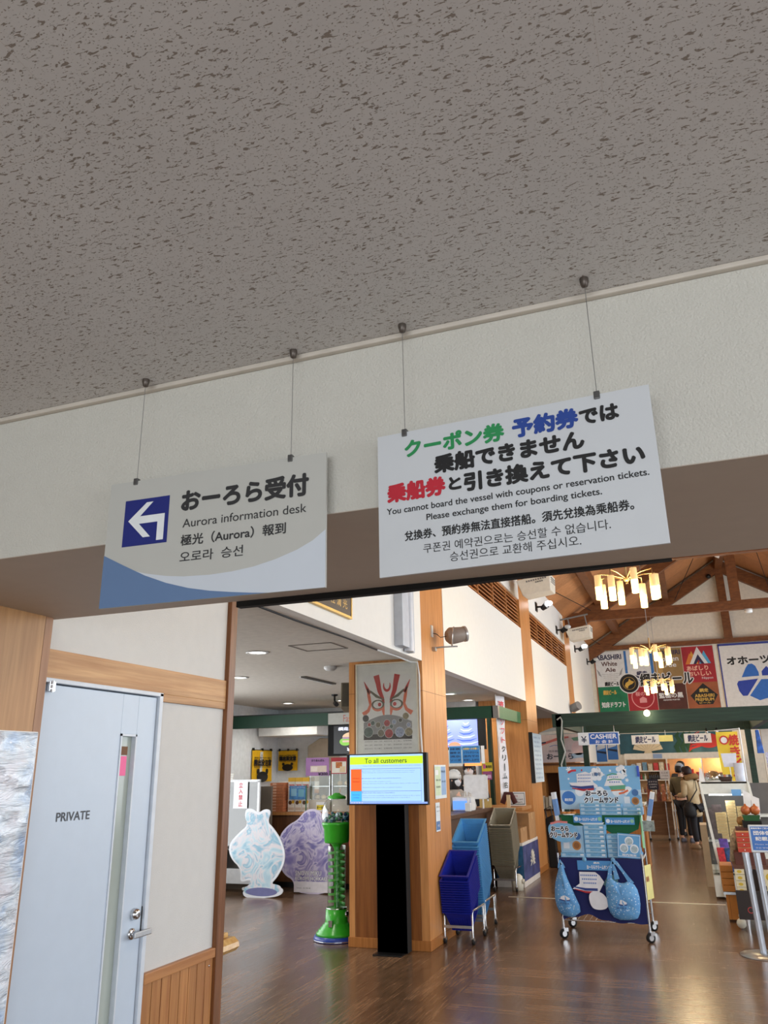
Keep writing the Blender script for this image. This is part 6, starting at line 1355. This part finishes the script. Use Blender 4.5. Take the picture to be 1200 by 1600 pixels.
# ================================================================== displays along the other side of the aisle
r = thing('display_case', 'white open display case with slanted frame and lit header in the shop aisle', 'display case', (.05, 12.2, 0))
CW = P('case_white', (222, 224, 216), .4)
B().box(0, .62, 0, .05, 1.27, 1.43, CW).box(0, .62, 0, .6, 1.40, 1.43, CW).build('header', r, bevel=.006)
B().hexa([(.125, -.30, 0.03), (.165, -.30, .03), (.165, -.22, .03), (.125, -.22, .03), (-.01, -.01, 1.43), (.02, -.01, 1.43), (.02, .05, 1.43), (-.01, .05, 1.43)], CW).build('front_post', r)
B().hexa([(.72, -.30, 0.03), (.76, -.30, .03), (.76, -.22, .03), (.72, -.22, .03), (.60, -.01, 1.43), (.63, -.01, 1.43), (.63, .05, 1.43), (.60, .05, 1.43)], CW).build('front_post', r)
B().box(0.02, .9, .5, .55, .1, 1.40, P('case_inner', (96, 92, 90), .6)).box(.02, .9, -.15, .5, .30, .34, CW).box(.02, .9, .1, .5, .66, .69, CW).box(.02, .9, .2, .5, .97, 1.0, CW).build('shelves', r)
B().hexa([(.06, -.25, .05), (.09, -.25, .05), (.09, .55, .05), (.06, .55, .05), (.0, .0, 1.3), (.02, .0, 1.3), (.02, .55, 1.3), (.0, .55, 1.3)], glass('case_side', (220, 226, 226), .06)).build('side_glass', r)
B().box(.02, .95, -.25, .5, .03, .28, CW).build('plinth', r)
B().box(.1, .6, .1, .14, 1.25, 1.275, P('case_lamp', (255, 255, 250), .4, emit=2.5)).build('strip_light', r); lamp('case_light', (.33, 12.25, 1.2), 1.5, (1, 1, .98), .05)
tag(B().box(-.02, .08, 13.1, 13.7, .0, .82, P('side_board', (196, 176, 146), .7)).build('counter_end_panel'), 'beige counter end panel just behind the white display case', 'panel')
BXC = P('cookie_box', (206, 184, 132), .6, nz=.1, ns=20)
for nm, x, w_, z0_, n_, wh in (('a', .20, .14, .69, 9, 'taller stack at the case middle'), ('b', .35, .12, .69, 13, 'tallest stack at the inner end of the case'), ('c', .48, .13, .69, 11, 'stack behind the brown fruit in the case')):
    for i in range(n_):
        tag(B().box(x, x + w_, 12.3, 12.46, z0_ + i * .038, z0_ + .035 + i * .038, BXC).rect(x + .02, x + w_ - .02, z0_ + .012 + i * .038, z0_ + .022 + i * .038, 12.2994, P('cookie_print', (176, 146, 96), .6)).build('cookie_box'), '%s pale yellow box of the %s' % (ORD[i] if i < n_ - 1 else 'topmost', wh), 'box', 'pale yellow boxes, ' + wh)
for i in range(3):
    tag(B().hexa([(.09 + i * .05, 12.26 + i * .03, .70), (.20 + i * .05, 12.26 + i * .03, .70), (.20 + i * .05, 12.30 + i * .03, .70), (.09 + i * .05, 12.30 + i * .03, .70), (.06 + i * .05, 12.32 + i * .03, 1.05 + .04 * i), (.19 + i * .05, 12.32 + i * .03, 1.05 + .04 * i), (.19 + i * .05, 12.33 + i * .03, 1.05 + .04 * i), (.06 + i * .05, 12.33 + i * .03, 1.05 + .04 * i)], P('dark_pouch_mat', (70, 60, 62), .25, nz=.5, ns=14)).build('foil_pouch'), NTH[i] + ' dark foil pouch from the case side glass', 'pouch', 'dark foil pouches in the display case')
tag(B().hexa([(.14, 12.05, .36), (.28, 12.0, .36), (.30, 12.08, .36), (.16, 12.1, .36), (.10, 12.12, .66), (.20, 12.1, .68), (.22, 12.14, .68), (.12, 12.16, .66)], P('white_bag', (228, 232, 226), .4, nz=.1, ns=10)).build('white_pack', bevel=.015), 'white soft pack lying at the front of the display case', 'pack')
for i, (x, c, lb) in enumerate(((.17, (186, 30, 44), 'red snack pack'), (.25, (34, 74, 130), 'blue snack pack'), (.34, (22, 60, 76), 'dark teal snack pack'), (.21, (86, 60, 150), 'purple snack pack behind the red one'))):
    y0 = 11.85 + (.12 if i == 3 else 0); z0 = .34 + (.10 if i == 3 else 0)
    tag(B().hexa([(x, y0, z0), (x + .11, y0, z0), (x + .11, y0 + .08, z0), (x, y0 + .08, z0), (x - .02, y0 + .06, z0 + .28), (x + .09, y0 + .06, z0 + .28), (x + .09, y0 + .08, z0 + .28), (x - .02, y0 + .08, z0 + .28)], P('snackpack_%d' % i, c, .35, nz=.45, ns=30)).build('snack_pack', bevel=.008), lb + ' on the bottom deck of the display case', 'pack')
# things on the case top
tag(B().plate([(.05, 1.43), (.13, 1.43), (.10, 1.60), (.075, 1.62)], 12.22, 12.23, PAPER).build('tent_card'), 'white pointed card on top of the display case', 'card')
r = thing('glass_dome', 'clear round bowl on top of the display case', 'bowl', (.24, 12.4, 1.43)); B().lathe([(.0, 0), (.10, 0), (.11, .05), (.09, .11), (.03, .14), (0, .142)], glass('dome_glass', (216, 226, 222), .25), n=20).build('dome', r); B().lathe([(.11, .0), (.115, .01), (.10, .015)], PLAST, n=20).build('rim', r)
r = thing('goods_basket', 'dark basket of small goods on top of the display case', 'basket', (.40, 12.35, 1.43)); B().lathe([(0, 0), (.07, 0), (.09, .06), (.085, .06), (.065, .01)], P('basket_dark', (70, 52, 44), .7, bmp=.5, bs=60), n=16, sy=.7).build('basket', r)
for i in range(4): B().ball((-.04 + i * .03, 0, .065), .028, P('goods_%d' % i, ((150, 150, 150), (190, 120, 90), (206, 206, 206), (90, 100, 120))[i], .5), 8, 6).build('item', r)
r = thing('paper_roll', 'tall pale roll of paper standing on the display case by the yellow banner', 'roll', (.585, 12.3, 1.27)); B().lathe([(.0, 0), (.065, 0), (.065, .40), (.05, .40), (.05, .38)], P('roll_pale', (206, 212, 226), .5), n=20).build('roll', r)
tag(B().plate([(.40, 1.62), (.56, 1.62), (.58, 1.80), (.38, 1.80)], 12.34, 12.36, P('sheet_lilac', (216, 220, 234), .4)).box(.47, .48, 12.36, 12.37, 1.43, 1.64, STEEL).build('sign_sheet'), 'pale lilac sheet on a thin stand in front of the yellow banner', 'sheet')
tag(B().box(.44, .56, 12.15, 12.17, 1.25, 1.33, P('price_blue', (110, 170, 226), .5)).build('price_tag'), 'blue price tag at the end of the case header', 'tag')
for i in range(2): tag(B().tube([(.61 + i * .08, 11.915 - i * .2, .0), (.61 + i * .08, 11.915 - i * .2, 1.1)], .006, STEEL, 6).plate([(.55 + i * .08, 1.02), (.63 + i * .09, .98), (.66 + i * .08, 1.28 - i * .05), (.57 + i * .08, 1.33 - i * .06)], 11.9 - i * .2, 11.91 - i * .2, PAPER).build('price_sheet'), ['white price sheet behind the brown fruit', 'white price sheet beside the brown fruit, nearer'][i], 'sheet')
# yellow nobori banner
r = thing('nobori_banner', 'tall yellow banner with red brush characters before the green pergola post', 'banner', (.72, 13.2, .9), R(-8))
v = []; f = []
for j in range(15):
    for i in range(5): v.append((-.33 + .30 * i / 4 + .02 * math.sin(j * .4), .02 * math.sin(j * .7 + i), 1.22 * j / 14))
for j in range(14):
    for i in range(4): kk = j * 5 + i; f.append((kk, kk + 1, kk + 6, kk + 5))
B().add(v, f, P('nobori_yellow', (244, 214, 70), .7, nz=.1, ns=4), True).build('cloth', r)
B().tube([(-.01, 0, -.9), (-.01, 0, 1.27)], .010, PLAST).tube([(-.36, 0, 1.24), (.0, 0, 1.26)], .007, PLAST).build('pole', r)
B().disc(-.24, 1.10, .065, -.030, P('nobori_red', (206, 56, 50), .6), 20).disc(-.24, 1.10, .045, -.0306, PAPER, 18).build('emblem', r)
t = B()
for i, c_ in enumerate('焼きイモ'): t.text(c_, -.17 + .0 * i, -.04, 1.10 - i * .17, .15, -.0310, P('nobori_red', (206, 56, 50), .6), .005, 3)
t.build('lettering', r)
# front tables: dark board, boxes, fruit
r = thing('front_table', 'dark fronted sales table behind the blue sign stand', 'table', (.75, 9.7, 0))
B().box(-.46, .6, .25, .9, .10, .58, P('table_dark', (50, 38, 34), .7)).build('body', r); B().box(-.48, .62, .23, .92, .58, .62, P('table_top', (96, 56, 40), .6)).build('top', r)
B().box(-.50, -.12, -.02, .02, .13, .40, P('board_dark', (44, 34, 32), .6)).ring(-.38, .22, .022, .03, -.0206, P('emblem_red', (176, 60, 60), .6)).build('front_board', r)
for x in (-.42, -.05): B().tube([(x, .05, 0), (x, .05, .14)], .02, CHROME).build('leg', r)
for i in range(6):
    z = .02 + .2 + i * .062
    b = B().box(.275, .37, 9.93, 10.05, z, z + .058, P('cheese_white', (226, 214, 180), .6)); b.disc(.32, z + .026, .024, 9.9294, P('cheese_yellow', (214, 180, 60), .6), 14, .015)
    tag(b.build('cheese_box'), ORD[i] + ' cream box with a yellow oval of the upright stack by the silver poles', 'box', 'cream boxes with yellow ovals')
r = thing('printed_box', 'cream printed box with kana and a yellow oval beyond the silver poles', 'box', (.63, 9.9, .20)); B().box(-.12, .16, 0, .03, 0, .38, P('cheese_white', (226, 214, 180), .6)).build('panel', r)
B().disc(-.01, .31, .05, -.0006, P('cheese_yellow', (214, 180, 60), .6), 18, .04).disc(-.02, .07, .045, -.0006, P('potato_pink', (206, 150, 120), .6), 16, .035).build('print', r); B().text('コタン', -.10, .04, .21, .04, -.001, INK, .002, 2).build('lettering', r)
ORG = P('crate_orange', (200, 128, 50), .6, nz=.1, ns=10)
for i in range(4): tag(B().box(.14, .27, 10.35, 10.75, .30 + i * .068, .364 + i * .068, ORG).build('orange_box', bevel=.004), ORD[i] + ' shallow orange box of the pile at the aisle edge', 'box', 'shallow orange boxes at the aisle edge')
tag(B().box(.165, .27, 10.35, 10.75, .02, .27, ORG).box(.19, .194, 10.349, 10.35, .02, .27, P('orange_seam', (150, 90, 30), .6)).build('orange_crate'), 'tall orange crate under the pile of shallow boxes', 'crate')
tag(B().box(.14, .28, 10.34, 10.76, .272, .298, STEEL).build('grey_tray'), 'grey tray between the orange boxes and the tall crate', 'tray')
RDB = P('biscuit_red', (196, 66, 44), .5, nz=.08)
for i in range(4):
    b = B().box(.345, .475, 9.95, 10.15, .745 + i * .052, .792 + i * .052, RDB).box(.343, .477, 9.949, 10.151, .788 + i * .052, .793 + i * .052, P('biscuit_gold', (206, 146, 96), .5)).disc(.41, .768 + i * .052, .006, 9.948, PAPER, 10)
    tag(b.build('red_box'), ORD[i] + ' red biscuit box of the stack beside the blue sign', 'box', 'red biscuit boxes beside the blue sign')
tag(B().box(.30, .60, 9.98, 10.35, .62, .742, P('dark_wood_stand', (92, 44, 32), .6)).build('wooden_riser'), 'dark red wooden riser under the red biscuit boxes', 'riser')
tag(B().box(.36, .60, 10.17, 10.4, .742, .98, P('dark_stand2', (84, 46, 34), .6)).build('wooden_riser'), 'taller brown riser behind the red biscuit boxes', 'riser')
r = thing('fruit_tray', 'green tray on a black box holding two brown round fruits', 'tray', (.53, 10.15, .98)); B().box(-.09, .10, 0, .2, 0, .07, MBLACK).build('black_box', r); B().hexa([(-.07, .01, .07), (.08, .01, .07), (.08, .18, .07), (-.07, .18, .07), (-.085, 0, .125), (.095, 0, .125), (.095, .19, .125), (-.085, .19, .125)], P('tray_green', (36, 92, 50), .5)).build('tray', r)
for i, x in enumerate((.49, .585)):
    o = B().lathe([(0, -.05), (.04, -.035), (.055, 0), (.045, .035), (.015, .052), (.008, .07), (0, .072)], P('onion_brown', (176, 94, 46), .35, nz=.2, ns=12), n=16).build('onion', None, (x, 10.24, 1.155)); tag(o, ['brown round fruit on the green tray, next to the open case', 'brown round fruit on the green tray, next to the white sheet'][i], 'fruit', 'brown fruits on the green tray')
tag(B().lathe([(0, -.05), (.04, -.035), (.05, 0), (.04, .04), (.01, .05), (0, .055)], P('onion_tan', (150, 108, 50), .4, nz=.2, ns=12), n=16).build('onion', None, (.435, 10.45, 1.03)), 'tan round fruit below the green tray on the brown riser', 'fruit')
tag(B().tube([(.30, 10.3, .62), (.31, 10.28, .75), (.33, 10.25, .85), (.36, 10.3, .93), (.38, 10.3, .86)], [.05, .04, .045, .035, .02], P('tiger_cloth', (150, 130, 104), .7, nz=.6, ns=24), 10).build('striped_cloth'), 'black and beige striped cloth hanging in front of the pale yellow boxes', 'cloth')
tag(B().ball((.27, 9.9, .06), .05, P('plush_white', (226, 222, 206), .9, bmp=.5, bs=60), 10, 8).ball((.285, 9.9, .13), .035, P('plush_white', (226, 222, 206), .9), 10, 8).build('white_ornament'), 'small white lumpy ornament on the floor beside the dark board', 'ornament')
# blue sign stand
r = thing('sign_stand', 'blue bilingual notice on a twin silver pole stand with a round steel base', 'sign stand', (.42, 8.67, 0))
B().lathe([(0, 0), (.235, 0), (.235, .008), (.05, .022), (0, .022)], STEEL, n=36).build('base', r)
for x in (-.035, .06):
    B().tube([(x, 0, .02), (x - .028, 0, .85)], .029, P('pole_silver', (196, 202, 212), .25, metal=.6), 16).build('pole', r); B().tube([(x - .022, 0, .70), (x - .028, 0, .86)], .0315, P('pole_silver', (196, 202, 212), .25, metal=.6), 16).build('collar', r)
p = B().box(-.01, .44, -.05, -.03, .865, 1.105, P('sign_rim', (216, 222, 228), .35)).build('panel', r, bevel=.008)
B().rect(.006, .425, .885, 1.09, -.0506, P('sign_royal', (58, 116, 196), .4)).build('blue_field', r)
t = B().text('団体個人名簿→', .03, .38, 1.035, .035, -.0512, PAPER, .0015, 2).text('記載人名簿→', .04, .35, .985, .032, -.0512, PAPER, .0015, 2).text('乗船名簿のご記入をお願いします', .012, .30, 1.075, .014, -.0512, PAPER, .0006, 1).text('Please write the boarding list', .03, .40, .935, .013, -.0512, PAPER, 0, 1).text('승선 명부를 작성해 주십시오', .03, .36, .905, .013, -.0512, PAPER, 0, 1)
t.build('lettering', r)
# dark coat bag hanging at the second column
r = thing('black_bag', 'tall black folded stroller bag leaning on the second wooden column', 'bag', (-2.46, 14.95, 0)); B().hexa([(-.10, -.05, 0), (.06, -.05, 0), (.06, .12, 0), (-.10, .12, 0), (-.12, .0, .80), (.02, .0, .86), (.02, .10, .86), (-.12, .10, .80)], P('bag_matt', (22, 22, 24), .7)).build('body', r, bevel=.02); B().tube([(-.1, .05, .80), (-.12, .05, .95), (-.02, .05, 1.0), (0, .05, .85)], .012, BLACK).build('handle', r)
